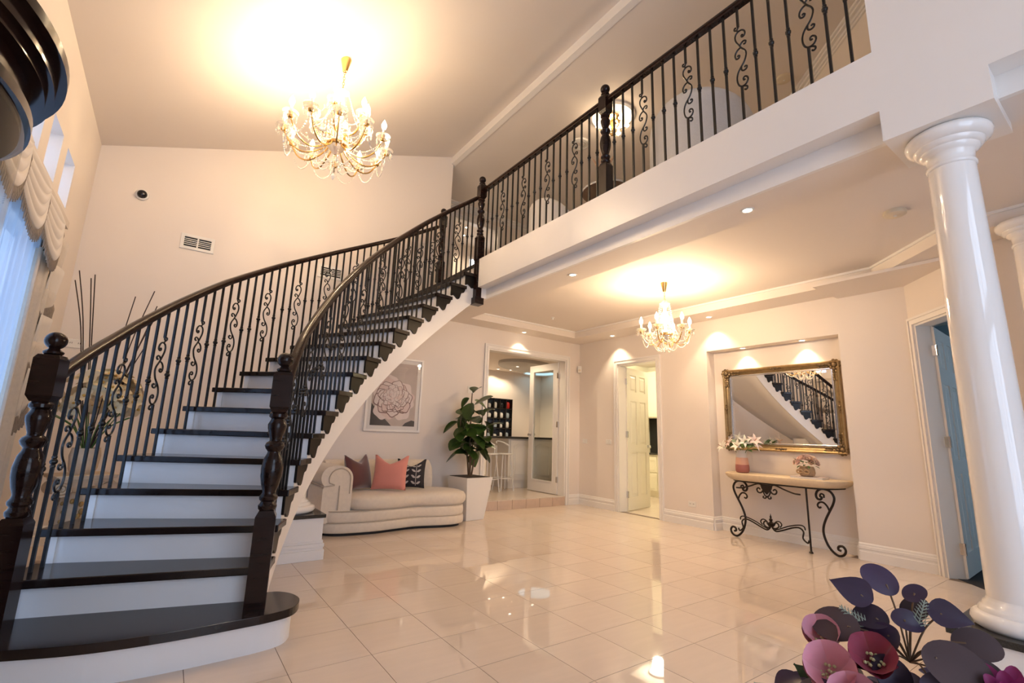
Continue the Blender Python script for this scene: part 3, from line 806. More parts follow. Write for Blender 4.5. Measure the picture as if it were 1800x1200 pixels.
def ppetal(cx, cz, ang_, L, Wd, tone, k=0.0):
    """rounded ruffled petal, base at (cx,cz), pointing along ang_"""
    P = []
    n = 14
    for i in range(n+1):
        t = i/n; a = -pi*.5+pi*t
        rad_ = 1+.07*sin(5*a+k)
        P.append((L*(.52+.48*cos(a)*rad_), Wd/2*sin(a)*rad_))
    P += [(0, Wd*.16), (0, -Wd*.16)]
    ca, sa = cos(ang_), sin(ang_)
    flatpoly([(cx+x*ca-y*sa, cz+x*sa+y*ca) for x, y in P], tone)
PCX, PCZ = -.01, -.06
for (R0, n, L, Wd) in ((.20, 9, .26, .24), (.17, 11, .20, .17), (.145, 13, .155, .115), (.115, 13, .135, .085), (.088, 12, .115, .066), (.062, 11, .095, .052), (.038, 9, .075, .042), (.015, 6, .055, .036)):
    for q_ in range(n):
        a = 2*pi*(q_+pr.random()*.6)/n; base = .35*R0
        cx, cz = PCX+base*cos(a)*1.15, PCZ+base*sin(a)*.85
        j_ = pr.uniform(.85, 1.12); da = a+pr.uniform(-.35, .35)
        if R0 < .19: ppetal(cx, cz-.003, da, L*j_*1.05, Wd*j_*1.12, 2, q_)
        ppetal(cx, cz, da, L*j_, Wd*j_, 0 if (q_+n) % 3 else 1, q_)
for k in range(4): pt[k].build('peony_petals' if k != 3 else 'peony_leaf', PM[k], pic)
MB().box(-PW/2+.025, PW/2-.025, -.030, -.029, -PH/2+.025, PH/2-.025).build('glazing', PGLASS, pic)

# ================================================================== FIDDLE-LEAF FIG
def leaf_mb(L, Wd, curl=.15, fold=.12, n=8, shape='fig', tip=0.0):
    m = MB(); vs = []
    for i in range(n+1):
        t = .5-.5*cos(pi*i/n)
        if shape == 'fig': wv = Wd/2*(sin(pi*t**.78)**.75)*(0.72+.45*t) if 0 < t < 1 else .004
        elif shape == 'round': wv = Wd/2*sqrt(max(0, 1-(2*t-1)**2)) if 0 < t < 1 else .002
        elif shape == 'lance': wv = Wd/2*sin(pi*t**.9)**1.2 if 0 < t < 1 else .001
        else: wv = Wd/2*sin(pi*t**.65) if 0 < t < 1 else .002
        x = L*t; z = -curl*L*t*t
        for s in (-1, -.5, 0, .5, 1): vs.append((x, s*wv, z+abs(s)**1.6*fold*wv*2))
    fs = [(5*i+j, 5*i+j+1, 5*i+6+j, 5*i+5+j) for i in range(n) for j in range(4)]
    return m.add(vs, fs)
FIGL = mat('fig_leaf_green', (0.045, 0.085, 0.016), 0.30, var=(14, 0.4), rnd=0.35)
FIGS = mat('fig_stem_brown', (0.12, 0.075, 0.045), 0.7, var=(30, 0.3))
SOIL = mat('potting_soil', (0.05, 0.035, 0.025), 0.95, var=(40, 0.4))
POTM = mat('white_planter', (0.80, 0.755, 0.70), 0.4, var=(4, 0.02))
fig = thing('potted_fig', 'fiddle-leaf fig in a tall tapered white planter beside the sofa', 'potted plant', (3.535, 5.90, 0))
fig.rotation_euler = (0, 0, radians(8))
MB().frust((0, 0), .31, .46, 0, .56).build('planter', POTM, fig, bev=.006)
MB().frust((0, 0), .40, .40, .555, .565).build('soil', SOIL, fig)
FM = [leaf_mb(.32, .275, c, f).mesh('leaf', FIGL, 60) for c, f in ((.25, .10), (.45, .14), (.1, .06))]
rng = random.Random(11)
stems = [[(0, 0, .55), (-.04, -.03, .80), (-.06, -.04, 1.15), (-.05, -.02, 1.50), (-.03, 0, 1.72)], [(.02, .0, .55), (.06, -.02, .85), (.13, -.03, 1.15), (.17, -.02, 1.42)], [(0, .03, .55), (-.02, .08, .9), (-.14, .08, 1.2), (-.16, .06, 1.38)], [(.01, .02, .55), (.07, .07, .9), (.15, .12, 1.2)]]
for st_ in stems:
    C = catmull(st_, 6); MB().tube(C, [.014-.007*i/(len(C)-1) for i in range(len(C))], 7).build('stem', FIGS, fig, 60)
for si, st_ in enumerate(stems):
    C = catmull(st_, 10); n = len(C)
    cnt = (17, 13, 11, 9)[si]
    for q_ in range(cnt):
        t = .40+.60*q_/(cnt-1); p = C[int(t*(n-1))]
        az = q_*2.4+si*1.1; el = radians(rng.uniform(-50, 28)) if t < .95 else radians(35)
        M = Matrix.Translation(p) @ Matrix.Rotation(az, 4, 'Z') @ Matrix.Rotation(-el, 4, 'Y') @ Matrix.Rotation(rng.uniform(-.5, .5), 4, 'X') @ Matrix.Translation((.05, 0, 0)) @ Matrix.Scale(rng.uniform(.72, 1.0)*(.68 if t > .9 else 1), 4)
        tipy = (Matrix.Rotation(radians(8), 4, 'Z') @ M @ Vector((.32, 0, 0))).y
        if tipy > .36: M = Matrix.Translation(p) @ Matrix.Rotation(pi, 4, 'Z') @ Matrix.Translation(-p) @ M
        link('leaf', rng.choice(FM), fig, mw=M)

# ================================================================== NICHE: MIRROR, CONSOLE AND WHAT STANDS ON IT
mir = thing('gilt_mirror', 'large rectangular mirror in an ornate antique gilt frame hung in the niche', 'mirror', (NXB, 2.91, 1.585))
MW, MH = 1.42, 1.06          # along y, along z
FWD = [(0, 0), (.055, 0), (.06, .012), (.05, .030), (.035, .038), (.030, .055), (.022, .062), (.018, .085), (.008, .095), (0, .095)]   # (depth toward room, distance from the outer edge)
fr = MB()
def ring(d, inset): return [(-d, -MW/2+inset, -MH/2+inset), (-d, MW/2-inset, -MH/2+inset), (-d, MW/2-inset, MH/2-inset), (-d, -MW/2+inset, MH/2-inset)]
vs = [p for d, i in FWD for p in ring(d, i)]
fr.add(vs, [(j*4+i, j*4+(i+1) % 4, (j+1)*4+(i+1) % 4, (j+1)*4+i) for j in range(len(FWD)-1) for i in range(4)])
fr.build('frame', GILT, mir)
MB().prism(rect(-MW/2+.075, MW/2-.075, -MH/2+.075, MH/2-.075), -.034, -.020, [rect(-MW/2+.095, MW/2-.095, -MH/2+.095, MH/2-.095)], YZ).build('inner_slip', CHROME, mir, bev=.003)
MB().box(-.016, -.010, -MW/2+.085, MW/2-.085, -MH/2+.085, MH/2-.085).build('mirror_glass', MIRROR, mir)
MB().prism(rect(-MW/2+.092, MW/2-.092, -MH/2+.092, MH/2-.092), -.0185, -.016, [rect(-MW/2+.118, MW/2-.118, -MH/2+.118, MH/2-.118)], YZ).build('bevel_strip', MIRROR, mir)
rg = random.Random(5)
for sy in (-1, 1):
    for sz in (-1, 1):
        o = MB(); cy, cz = sy*(MW/2-.045), sz*(MH/2-.045)
        o.sph((-.055, cy, cz), .030, 10, 6, (.5, 1, 1))
        for k in range(9):
            a = 2*pi*k/9; o.sph((-.048, cy+.048*cos(a), cz+.048*sin(a)), .020, 8, 5, (.6, 1, 1))
        for L in (.08, .115, .145, .17):
            o.sph((-.045, cy-sy*L, cz+sz*.012), .017, 8, 5, (.6, 1.4, 1)); o.sph((-.045, cy+sy*.012, cz-sz*L), .017, 8, 5, (.6, 1, 1.4))
            o.sph((-.043, cy-sy*L, cz-sz*.02), .012, 8, 5, (.6, 1.4, 1)); o.sph((-.043, cy-sy*.02, cz-sz*L), .012, 8, 5, (.6, 1, 1.4))
        o.build('corner_ornament', GILTD, mir, 60)
for (cy, cz) in ((0, MH/2-.03), (0, -MH/2+.03), (MW/2-.03, 0), (-MW/2+.03, 0)):
    o = MB(); o.sph((-.055, cy, cz), .02, 8, 5, (.6, 1, 1))
    for s in (-1, 1):
        for L in (.03, .055):
            o.sph((-.052, cy+(s*L if abs(cy) < .1 else 0), cz+(0 if abs(cy) < .1 else s*L)), .014, 8, 5, (.6, 1, 1))
    o.build('edge_ornament', GILTD, mir, 60)

con = thing('console_table', 'travertine topped console table on scrolled wrought iron legs under the mirror', 'console table', (0, 0, 0))
top = [(6.20, 3.57), (6.02, 3.55), (5.86, 3.47), (5.77, 3.32), (5.76, 2.95), (5.76, 2.62), (5.78, 2.36), (5.87, 2.25), (6.03, 2.20), (6.20, 2.18)]
tp = [(p.x, p.y) for p in catmull([(x, y, 0) for x, y in top], 4)]
cc = Vector((6.18, 2.84))
def shrink(P, f): return [(cc.x+(x-cc.x)*f if x < 6.19 else x, cc.y+(y-cc.y)*f) for x, y in P]
tb = MB(); rings = []
for f, z in ((.90, .690), (.955, .712), (.985, .735), (1.0, .757), (.995, .768), (.97, .774)): rings.append([(x, y, z) for x, y in shrink(tp, f)])
n = len(tp)
tb.add([p for r in rings for p in r], [(j*n+i, j*n+(i+1) % n, (j+1)*n+(i+1) % n, (j+1)*n+i) for j in range(len(rings)-1) for i in range(n)]+[tuple(reversed(range(n))), tuple((len(rings)-1)*n+i for i in range(n))])
tb.build('table_top', STONE, con, 40)
MB().tube([(x, y, .682) for x, y in shrink(tp, .86)], .010, 6).build('top_rail', BRONZE, con, 50)
def curl(pts2, y_or_fn, r=.010, m=None):
    pass
def iron(name, pts, r=.011, par=con):
    return MB().tube(catmull(pts, 5), r, 7).build(name, BRONZE, par, 60)
# side legs: cabriole with scrolls, in planes running from the centre outwards
def side_leg(yb, s):
    # coordinates: o = outwards along y (s), z
    def P(o_, z, x=5.93): return (x, yb+s*o_, z)
    main = [(-.045, .575), (-.025, .60), (-.055, .625), (-.095, .60), (-.10, .555), (-.06, .52)]
    iron('leg', [P(*p) for p in [(-.085, .600), (-.066, .585), (-.082, .563), (-.112, .572), (-.122, .61), (-.10, .655), (-.05, .678), (.02, .66), (.055, .60), (.04, .53), (.0, .45), (-.045, .36), (-.075, .27), (-.075, .19), (-.045, .10), (.0, .04), (.05, .012), (.10, .03), (.118, .075), (.095, .112), (.058, .105), (.050, .075), (.075, .065)]], .0125)
    iron('leg_scroll', [P(*p) for p in [(.0, .45), (-.02, .50), (-.055, .535), (-.095, .53), (-.115, .50), (-.10, .475), (-.08, .485)]], .010)
    iron('leg_scroll', [P(*p) for p in [(-.085, .600), (-.07, .625), (-.045, .615), (-.045, .585)]], .009)
side_leg(3.36, 1); side_leg(2.34, -1)
# centre front leg and foot
iron('leg', [(5.84, 2.52, .0), (5.84, 2.52, .30), (5.85, 2.525, .685)], .010)
MB().lathe([(.02, 0), (.022, .008), (.012, .02)], 10, (5.84, 2.52, 0)).build('foot', BRONZE, con, 50)
# apron: swags and centre ornament
YC = 2.95
for s in (-1, 1):
    iron('apron_scroll', [(5.83, YC+s*o_, z) for o_, z in [(.37, .60), (.30, .605), (.20, .635), (.10, .672), (.05, .655), (.04, .61), (.065, .575), (.10, .575), (.115, .605), (.095, .625), (.075, .61)]], .009)
    iron('apron_scroll', [(5.83, YC+s*o_, z) for o_, z in [(.0, .53), (.025, .55), (.045, .595)]], .008)
    iron('apron_scroll', [(5.83, YC+s*o_, z) for o_, z in [(.0, .545), (.02, .515), (.045, .52), (.04, .54)]], .008)
    iron('stretcher', [(5.88, YC+s*o_, z) for o_, z in [(.40, .12), (.385, .09), (.34, .13), (.35, .20), (.31, .235), (.24, .225), (.12, .175), (.05, .155), (.01, .19)]], .009)
    iron('stretcher', [(5.88, YC+s*o_, z) for o_, z in [(.01, .19), (.05, .185), (.085, .21), (.075, .245), (.045, .245), (.04, .22)]], .008)
    iron('stretcher_scroll', [(5.88, YC+s*o_, z) for o_, z in [(.37, .22), (.36, .255), (.31, .265), (.2, .235), (.10, .19), (.03, .165)]], .007)
    iron('stretcher_scroll', [(5.88, YC+s*o_, z) for o_, z in [(.02, .21), (.06, .26), (.10, .265), (.12, .235), (.10, .205)]], .007)
MB().prism([(-.07, .67), (.07, .67), (.055, .62), (.03, .59), (0, .555), (-.03, .59), (-.055, .62)], 5.815, 5.845, (), lambda a, b, h: (h, YC+a, b)).build('apron_shell', BRONZE, con, bev=.006)
MB().lathe([(.01, .19), (.03, .20), (.045, .225), (.05, .235), (.02, .245), (.012, .255), (.018, .265), (.02, .28), (.008, .29), (.012, .305), (.006, .32), (.001, .345)], 12, (5.88, YC, 0)).build('finial', BRONZE, con, 50)

# vase with lilies
def bands_mat(name, bands, rough=.5):
    m = D.materials.new(name); m.use_nodes = True; nt = m.node_tree; b = nt.nodes['Principled BSDF']; b.inputs['Roughness'].default_value = rough
    tc = nt.nodes.new('ShaderNodeTexCoord'); sp = nt.nodes.new('ShaderNodeSeparateXYZ'); nt.links.new(tc.outputs['Object'], sp.inputs[0])
    nz2 = nt.nodes.new('ShaderNodeTexNoise'); nz2.inputs['Scale'].default_value = 25; nt.links.new(tc.outputs['Object'], nz2.inputs['Vector'])
    ad = nt.nodes.new('ShaderNodeMath'); ad.operation = 'MULTIPLY_ADD'; ad.inputs[1].default_value = .008; nt.links.new(nz2.outputs['Fac'], ad.inputs[0]); nt.links.new(sp.outputs[2], ad.inputs[2])
    cr_ = nt.nodes.new('ShaderNodeValToRGB'); cr_.color_ramp.interpolation = 'CONSTANT'
    H = bands[-1][0]
    dv = nt.nodes.new('ShaderNodeMath'); dv.operation = 'DIVIDE'; dv.inputs[1].default_value = H; nt.links.new(ad.outputs[0], dv.inputs[0]); nt.links.new(dv.outputs[0], cr_.inputs[0])
    e = cr_.color_ramp.elements
    e[0].position = 0; e[0].color = (*bands[0][1], 1); e[1].position = bands[0][0]/H; e[1].color = (*bands[1][1], 1)
    for i in range(2, len(bands)):
        x = e.new(bands[i-1][0]/H); x.color = (*bands[i][1], 1)
    nt.links.new(cr_.outputs[0], b.inputs['Base Color']); return m
VASEM = bands_mat('banded_glaze', [(.105, (.36, .13, .11)), (.19, (.70, .40, .29)), (.30, (.66, .60, .56))])
ZTOP = .774
vas = thing('banded_vase', 'tapered vase banded rose, peach and pale grey, on the console', 'vase', (5.98, 3.31, ZTOP))
MB().lathe([(.050, 0), (.072, .008), (.082, .03), (.082, .07), (.074, .15), (.062, .24), (.056, .275), (.050, .275), (.055, .235), (.06, .1)], 28).build('body', VASEM, vas, 40)
GREEN = mat('stem_green', (0.09, 0.16, 0.04), 0.45, var=(20, 0.3), rnd=.2)
GREENP = mat('sage_green_leaf', (0.20, 0.28, 0.16), 0.5, var=(20, 0.25), rnd=.25)
LILY = mat('pale_lily_petal', (0.82, 0.66, 0.60), 0.45, var=(25, 0.12), sub=.1)
LILYW = mat('white_lily_petal', (0.86, 0.82, 0.72), 0.45, var=(25, 0.06), sub=.1)
ANTH = mat('rust_anther', (0.35, 0.12, 0.03), 0.8)
def flower_mb(np_, L, Wd, open_, curl, rings_=1, shape='p'):
    m = MB()
    for r in range(rings_):
        for k in range(np_):
            lf = leaf_mb(L*(1-.18*r), Wd*(1-.12*r), curl, .14, 10, shape)
            M = Matrix.Rotation(2*pi*(k+.5*r)/np_, 4, 'Z') @ Matrix.Rotation(-(open_+(.28*r)), 4, 'Y')
            m.add([M @ Vector(v) for v in lf.v], lf.f)
    return m
LILYME = flower_mb(6, .085, .036, radians(42), .65, 1, 'lance').mesh('lily', LILY, 60)
LILYME2 = flower_mb(6, .085, .036, radians(48), .6, 1, 'lance').mesh('lily', LILYW, 60)
arr = thing('lily_bouquet', 'bouquet of white and pink lilies with green leaves in the banded vase', 'flowers', (5.98, 3.31, ZTOP+.02))
lr = random.Random(3)
lp = [(-.10, .09, .34, 2.4), (-.12, -.02, .31, 3.1), (-.02, .12, .38, 1.7), (-.09, -.10, .36, 3.7), (.02, -.17, .33, 4.4), (.03, .03, .40, 1.0), (-.06, -.21, .38, 4.0), (-.13, .17, .29, 2.6)]
for i, (dx, dy, dz, az) in enumerate(lp):
    C = catmull([(0, 0, .02), (dx*.3, dy*.3, .24), (dx, dy, dz)], 5)
    MB().tube(C, .0035, 5).build('stem', GREEN, arr, 60)
    M = Matrix.Translation((dx, dy, dz)) @ Matrix.Rotation(az, 4, 'Z') @ Matrix.Rotation(radians(62), 4, 'Y')
    link('lily_flower', LILYME if i % 2 == 0 else LILYME2, arr, mw=M)
    MB().tube([M @ Vector((0, 0, 0)), M @ Vector((.006, 0, .07))], .003, 5).build('pistil', ANTH, arr)
LFM = leaf_mb(.13, .045, .35, .1, 6, 'lance').mesh('leaf', GREEN, 60); LFM2 = leaf_mb(.10, .05, .3, .1, 6, 'round').mesh('leaf', GREENP, 60)
for i in range(26):
    az = lr.uniform(0, 2*pi); el = lr.uniform(.1, 1.1)
    M = Matrix.Translation((-.02+.05*cos(az), -.05+.08*sin(az), .26+lr.uniform(0, .08))) @ Matrix.Rotation(az, 4, 'Z') @ Matrix.Rotation(-el, 4, 'Y') @ Matrix.Rotation(lr.uniform(-.6, .6), 4, 'X')
    link('leaf', LFM if i % 2 else LFM2, arr, mw=M)
# books and rose posy
BOOKC = mat('pale_pink_book_cover', (.70, .58, .55), .4, var=(30, .25)); PAGES = mat('book_pages', (.80, .76, .68), .7, var=(60, .05, (1, 1, 20)))
bk_ = thing('coffee_table_book', 'flat pale pink patterned book lying on the console under the roses', 'book', (5.97, 2.53, ZTOP), radians(6))
MB().box(-.11, .11, -.16, .16, .003, .019).build('pages', PAGES, bk_)
MB().box(-.115, .115, -.165, .165, 0, .003).box(-.115, .115, -.165, .165, .019, .022).box(.110, .115, -.165, .165, .003, .019).build('cover', BOOKC, bk_)
ROSE = mat('blush_rose_petal', (0.86, 0.60, 0.49), 0.5, var=(25, 0.2), rnd=.15, sub=.1)
BURL = mat('hessian_wrap', (0.46, 0.31, 0.18), 0.9, var=(60, 0.3), bump=(120, .4))
pz = thing('rose_posy', 'small posy of blush roses in a hessian wrapped pot on the book', 'flowers', (5.96, 2.545, ZTOP+.022))
MB().lathe([(.05, 0), (.072, .01), (.082, .04), (.078, .08), (.066, .11), (.06, .105), (.07, .05)], 20).build('hessian_pot', BURL, pz, 40)
bw = MB()
for s in (-1, 1):
    bw.tube(catmull([(-.082, 0, .05), (-.095, s*.03, .075), (-.10, s*.065, .06), (-.095, s*.05, .035), (-.082, 0, .05)], 4), .010, 6)
bw.build('bow', BURL, pz, 60)
def rose_mb(R):
    m = MB()
    for r, (k, op) in enumerate(((3, 1.35), (4, 1.05), (5, .75), (6, .35))):
        for i in range(k):
            lf = leaf_mb(R*(.8+.1*r), R*1.05, -.35, .35, 5, 'round')
            M = Matrix.Rotation(2*pi*(i+.37*r)/k, 4, 'Z') @ Matrix.Rotation(-op, 4, 'Y')
            m.add([M @ Vector(v) for v in lf.v], lf.f)
    return m
ROSEME = rose_mb(.042).mesh('rose', ROSE, 60)
for i, (a, e, r) in enumerate([(k*.9, (15, 45, 75)[k % 3], .085) for k in range(15)]):
    e = radians(e); M = Matrix.Translation((r*cos(a)*cos(e), 1.15*r*sin(a)*cos(e), .13+r*sin(e)*.85)) @ Matrix.Rotation(a, 4, 'Z') @ Matrix.Rotation(pi/2-e, 4, 'Y')
    link('rose', ROSEME, pz, mw=M)
LFM3 = leaf_mb(.065, .032, .2, .1, 6, 'lance').mesh('leaf', GREEN, 60)
for i in range(18):
    a = i*2.4; e = lr.uniform(-.3, .9)
    M = Matrix.Translation((.07*cos(a), .085*sin(a), .13+.04*sin(e))) @ Matrix.Rotation(a, 4, 'Z') @ Matrix.Rotation(-e, 4, 'Y')
    link('leaf', LFM3, pz, mw=M)

# ================================================================== CHANDELIERS
WARM = (1.0, 0.73, 0.45)
def chandelier(label, x, y, z_ceil, z_top, R, z_bulb, n_out, R2, z_bulb2, n_in, z_bot, power, sc=1.0, name='chandelier'):
    """ceiling cup, chain, glass stem, arms with drip pans, candles and bulbs, crystal strands"""
    ch = thing(name, label, 'chandelier', (x, y, 0), group='crystal chandeliers')
    MB().lathe([(.012*sc, z_ceil-.13*sc), (.022*sc, z_ceil-.125*sc), (.052*sc, z_ceil+.01), (.05*sc, z_ceil+.012)], 18).build('ceiling_cup', BRASS, ch, 40)
    lk = MB(); zc = z_ceil-.125*sc; i = 0
    while zc > z_top:
        a = (i % 2)*pi/2
        lk.tube([(.010*sc*cos(t)*cos(a), .010*sc*cos(t)*sin(a), zc-.018*sc+.020*sc*sin(t)) for t in [2*pi*k/10 for k in range(10)]], .0028*sc, 5, True); zc -= .030*sc; i += 1
    lk.build('chain', BRASS, ch, 60)
    H = z_top-z_bot
    zh = z_bulb-.20*sc                                      # arm hub height
    MB().lathe([(.012, z_top+.02), (.035*sc, z_top), (.07*sc, z_top-.03), (.03*sc, z_top-.06), (.022*sc, z_top-.12*sc), (.045*sc, z_top-.18*sc), (.055*sc, z_top-.24*sc), (.025*sc, z_top-.32*sc), (.02*sc, zh+.08*sc), (.05*sc, zh+.04*sc), (.085*sc, zh), (.08*sc, zh-.03*sc), (.04*sc, zh-.07*sc), (.015*sc, zh-.10*sc)], 18).build('glass_stem', CRYST, ch, 40)
    MB().lathe([(.06*sc, zh-.03*sc), (.095*sc, zh-.01*sc), (.10*sc, zh+.01*sc), (.06*sc, zh+.03*sc)], 18).sph((0, 0, zh-.12*sc), .02*sc).build('brass_hub', BRASS, ch, 40)
    # shared arm (along +x), pan, candle, bulb
    def kit(R, zb, nm, hubz):
        c = catmull([(.08*sc, 0, hubz), (.25*R, 0, hubz-.06*sc), (.55*R, 0, zb-.34*sc), (.82*R, 0, zb-.30*sc), (R, 0, zb-.17*sc)], 5)
        arm = MB().tube(c, .0075*sc, 6).mesh('arm', BRASS, 60)
        pan = MB().lathe([(.012*sc, -.175*sc), (.02*sc, -.165*sc), (.060*sc, -.148*sc), (.070*sc, -.128*sc), (.066*sc, -.126*sc), (.02*sc, -.150*sc)], 14)
        for k in range(8):
            a = 2*pi*k/8
            pan.octa((.057*sc*cos(a), .057*sc*sin(a), -.155*sc), .006*sc, .010*sc); pan.octa((.057*sc*cos(a), .057*sc*sin(a), -.19*sc), .010*sc, .026*sc)
        pan = pan.mesh('drip_pan', CRYSTP, 40)
        cup = MB().lathe([(.010*sc, -.185*sc), (.022*sc, -.178*sc), (.026*sc, -.160*sc), (.014*sc, -.150*sc), (.018*sc, -.135*sc), (.014*sc, -.12*sc)], 12).mesh('brass_cup', BRASS, 40)
        cand = MB().lathe([(.0125*sc, -.14*sc), (.0125*sc, -.055*sc)], 10).mesh('candle', CANDLE, 40)
        blb = MB().lathe([(.010*sc, -.06*sc), (.018*sc, -.048*sc), (.025*sc, -.024*sc), (.022*sc, .0), (.010*sc, .028*sc), (.001, .045*sc)], 12).mesh('bulb', BULB, 60)
        return arm, pan, cup, cand, blb
    def strand(p, q, sag, n, r):
        m = MB()
        for i in range(n+1):
            t = i/n; m.octa((p[0]+(q[0]-p[0])*t, p[1]+(q[1]-p[1])*t, p[2]+(q[2]-p[2])*t-sag*4*t*(1-t)), r, r*1.15)
        return m
    def ringset(R, zb, n, ph, hubz, swags):
        K = kit(R, zb, '', hubz)
        sw = strand((R, 0, zb-.19*sc), (R*cos(2*pi/n), R*sin(2*pi/n), zb-.19*sc), swags*sc, int(2.2*pi*R/n/.018/sc)+6, .0085*sc).mesh('bead_swag', BEAD, None)
        sw2 = strand((R*.98, 0, zb-.19*sc), (.09*sc, 0, hubz+.02*sc), .10*sc, int(R/.020/sc), .0075*sc).mesh('bead_swag', BEAD, None)
        for k in range(n):
            a = ph+2*pi*k/n
            ar_ = link('arm', K[0], ch, (0, 0, 0), (0, 0, a))
            for me, nm in zip(K[1:], ('drip_pan', 'brass_cup', 'candle', 'bulb')): link(nm, me, ar_, (R, 0, zb))
            link('bead_swag', sw, ch, (0, 0, 0), (0, 0, a)); link('bead_swag', sw2, ch, (0, 0, 0), (0, 0, a))
    ringset(R, z_bulb, n_out, .3, zh, .16)
    if n_in: ringset(R2, z_bulb2, n_in, .1, zh+.16*sc, .12)
    tp_ = strand((.065*sc, 0, z_top-.03*sc), (R2*.95 if n_in else R*.5, 0, (z_bulb2 if n_in else z_bulb)-.18*sc), .10*sc, int(.5/.02), .008*sc).mesh('bead_swag', BEAD, None)
    for k in range(8): link('bead_swag', tp_, ch, (0, 0, 0), (0, 0, 2*pi*k/8))
    lw = strand((R*.62, 0, zh-.02), (-.0, .0, zh-.10*sc), .16*sc, 22, .0085*sc).mesh('bead_swag', BEAD, None)
    for k in range(10): link('bead_swag', lw, ch, (0, 0, 0), (0, 0, .2+2*pi*k/10))
    cl = MB()
    for k in range(26):
        a = k*2.4; rad = (.05+.012*(k % 9))*sc
        for j in range(7): cl.octa((rad*cos(a), rad*sin(a), zh+.22*sc-.035*sc*j-.012*(k % 3)*sc), .008*sc, .015*sc)
    o_ = cl.build('crystal_cluster', BEAD, ch); o_['kind'] = 'stuff'
    MB().octa((0, 0, z_bot+.05*sc), .022*sc, .045*sc).tube([(0, 0, zh-.12*sc), (0, 0, z_bot+.09*sc)], .002, 4).build('drop', CRYST, ch)
    # the lamps' light
    for k in range(6):
        a = 2*pi*(k+.5)/6; l = D.lights.new('bulb_light', 'POINT'); l.energy = power/6; l.color = WARM; l.shadow_soft_size = .03
        lo = D.objects.new('bulb_light', l); COL.objects.link(lo); lo.parent = ch; lo.location = (R*cos(a), R*sin(a), z_bulb+.05*sc)
    return ch
chandelier('large two-tier crystal chandelier of lit candle bulbs hanging over the stair', .94, 4.33, 4.735, 4.40, .46, 4.00, 12, .27, 4.22, 6, 3.43, 90, 1.0)
chandelier('small six-arm crystal chandelier hanging from the lower ceiling near the mirror', 4.49, 3.30, ZT, 2.72, .27, 2.50, 6, 0, 0, 0, 2.26, 62, .85)
# upstairs: semi-flush crystal light on a plaster rose
uc = thing('ceiling_rose_light', 'gold and crystal ceiling light on a round rose in the upstairs ceiling', 'ceiling light', (4.33, 3.93, ZU))
MB().lathe([(.30, 0), (.30, -.02), (.27, -.035), (.24, -.02), (.20, -.03), (.0, -.02)], 40).build('plaster_rose', WHITE, uc, 40)
MB().lathe([(.03, -.02), (.10, -.03), (.12, -.06), (.03, -.08), (.02, -.22), (.05, -.25), (.02, -.30)], 18).build('gold_body', BRASS, uc, 40)
for k in range(6):
    a = k*pi/3+.3
    ar_ = MB().tube(catmull([(.03*cos(a), .03*sin(a), -.20), (.12*cos(a), .12*sin(a), -.24), (.19*cos(a), .19*sin(a), -.17)], 5), .006, 6).build('arm', BRASS, uc, 60)
    MB().lathe([(.03, -.17), (.035, -.16), (.012, -.15), (.018, -.12), (.014, -.10), (.002, -.075)], 12, (.19*cos(a), .19*sin(a), 0)).build('bulb', BULB, ar_, 60)
    q = MB()
    for j in range(8): q.octa((.19*cos(a)*(1-j/9), .19*sin(a)*(1-j/9), -.20-.012*j), .008, .014)
    q.build('bead_swag', BEAD, uc)
l = D.lights.new('rose_bulb_light', 'POINT'); l.energy = 16; l.color = WARM; l.shadow_soft_size = .08
lo = D.objects.new('rose_bulb_light', l); COL.objects.link(lo); lo.parent = uc; lo.location = (0, 0, -.13)

# ================================================================== DOWNLIGHTS
def downlight(x, y, z, label, power=14, spot=True, size=92, col=(1.0, .80, .55)):
    d = thing('downlight', label, 'downlight', (x, y, z), group='recessed downlights')
    MB().lathe([(.030, 0), (.034, -.005), (.045, -.006), (.048, -.002), (.048, .0)], 20, caps=False).build('bezel', PLASTIC, d, 40)
    MB().lathe([(.001, -.001), (.031, -.001), (.031, .002)], 16).build('lens', LEDM, d)
    if spot:
        s = D.lights.new('downlight_beam', 'SPOT'); s.energy = power; s.spot_size = radians(size); s.spot_blend = .55; s.color = col; s.shadow_soft_size = .012
        o = D.objects.new('downlight_beam', s); COL.objects.link(o); o.parent = d; o.location = (0, 0, -.012)
    return d
downlight(3.26, 1.65, ZS, 'lit downlight in the balcony soffit nearer the foreground column')
downlight(3.27, 3.54, ZS, 'lit downlight in the balcony soffit nearer the stair')
downlight(4.63, 6.19, ZS, 'lit downlight in the soffit above the glazed kitchen doors', 17)
downlight(5.86, 5.366, ZS, 'lit downlight in the soffit above the cream panelled door', 26)
downlight(5.87, 3.60, ZS, 'lit downlight in the soffit just left of the mirror niche', 24)
downlight(5.86, 1.73, ZS, 'lit downlight in the soffit right of the niche beside the angled door', 26)
downlight(6.13, 3.29, NZ, 'lit niche downlight above the left half of the gilt mirror', 12)
downlight(6.13, 2.55, NZ, 'lit niche downlight above the right half of the gilt mirror', 12)

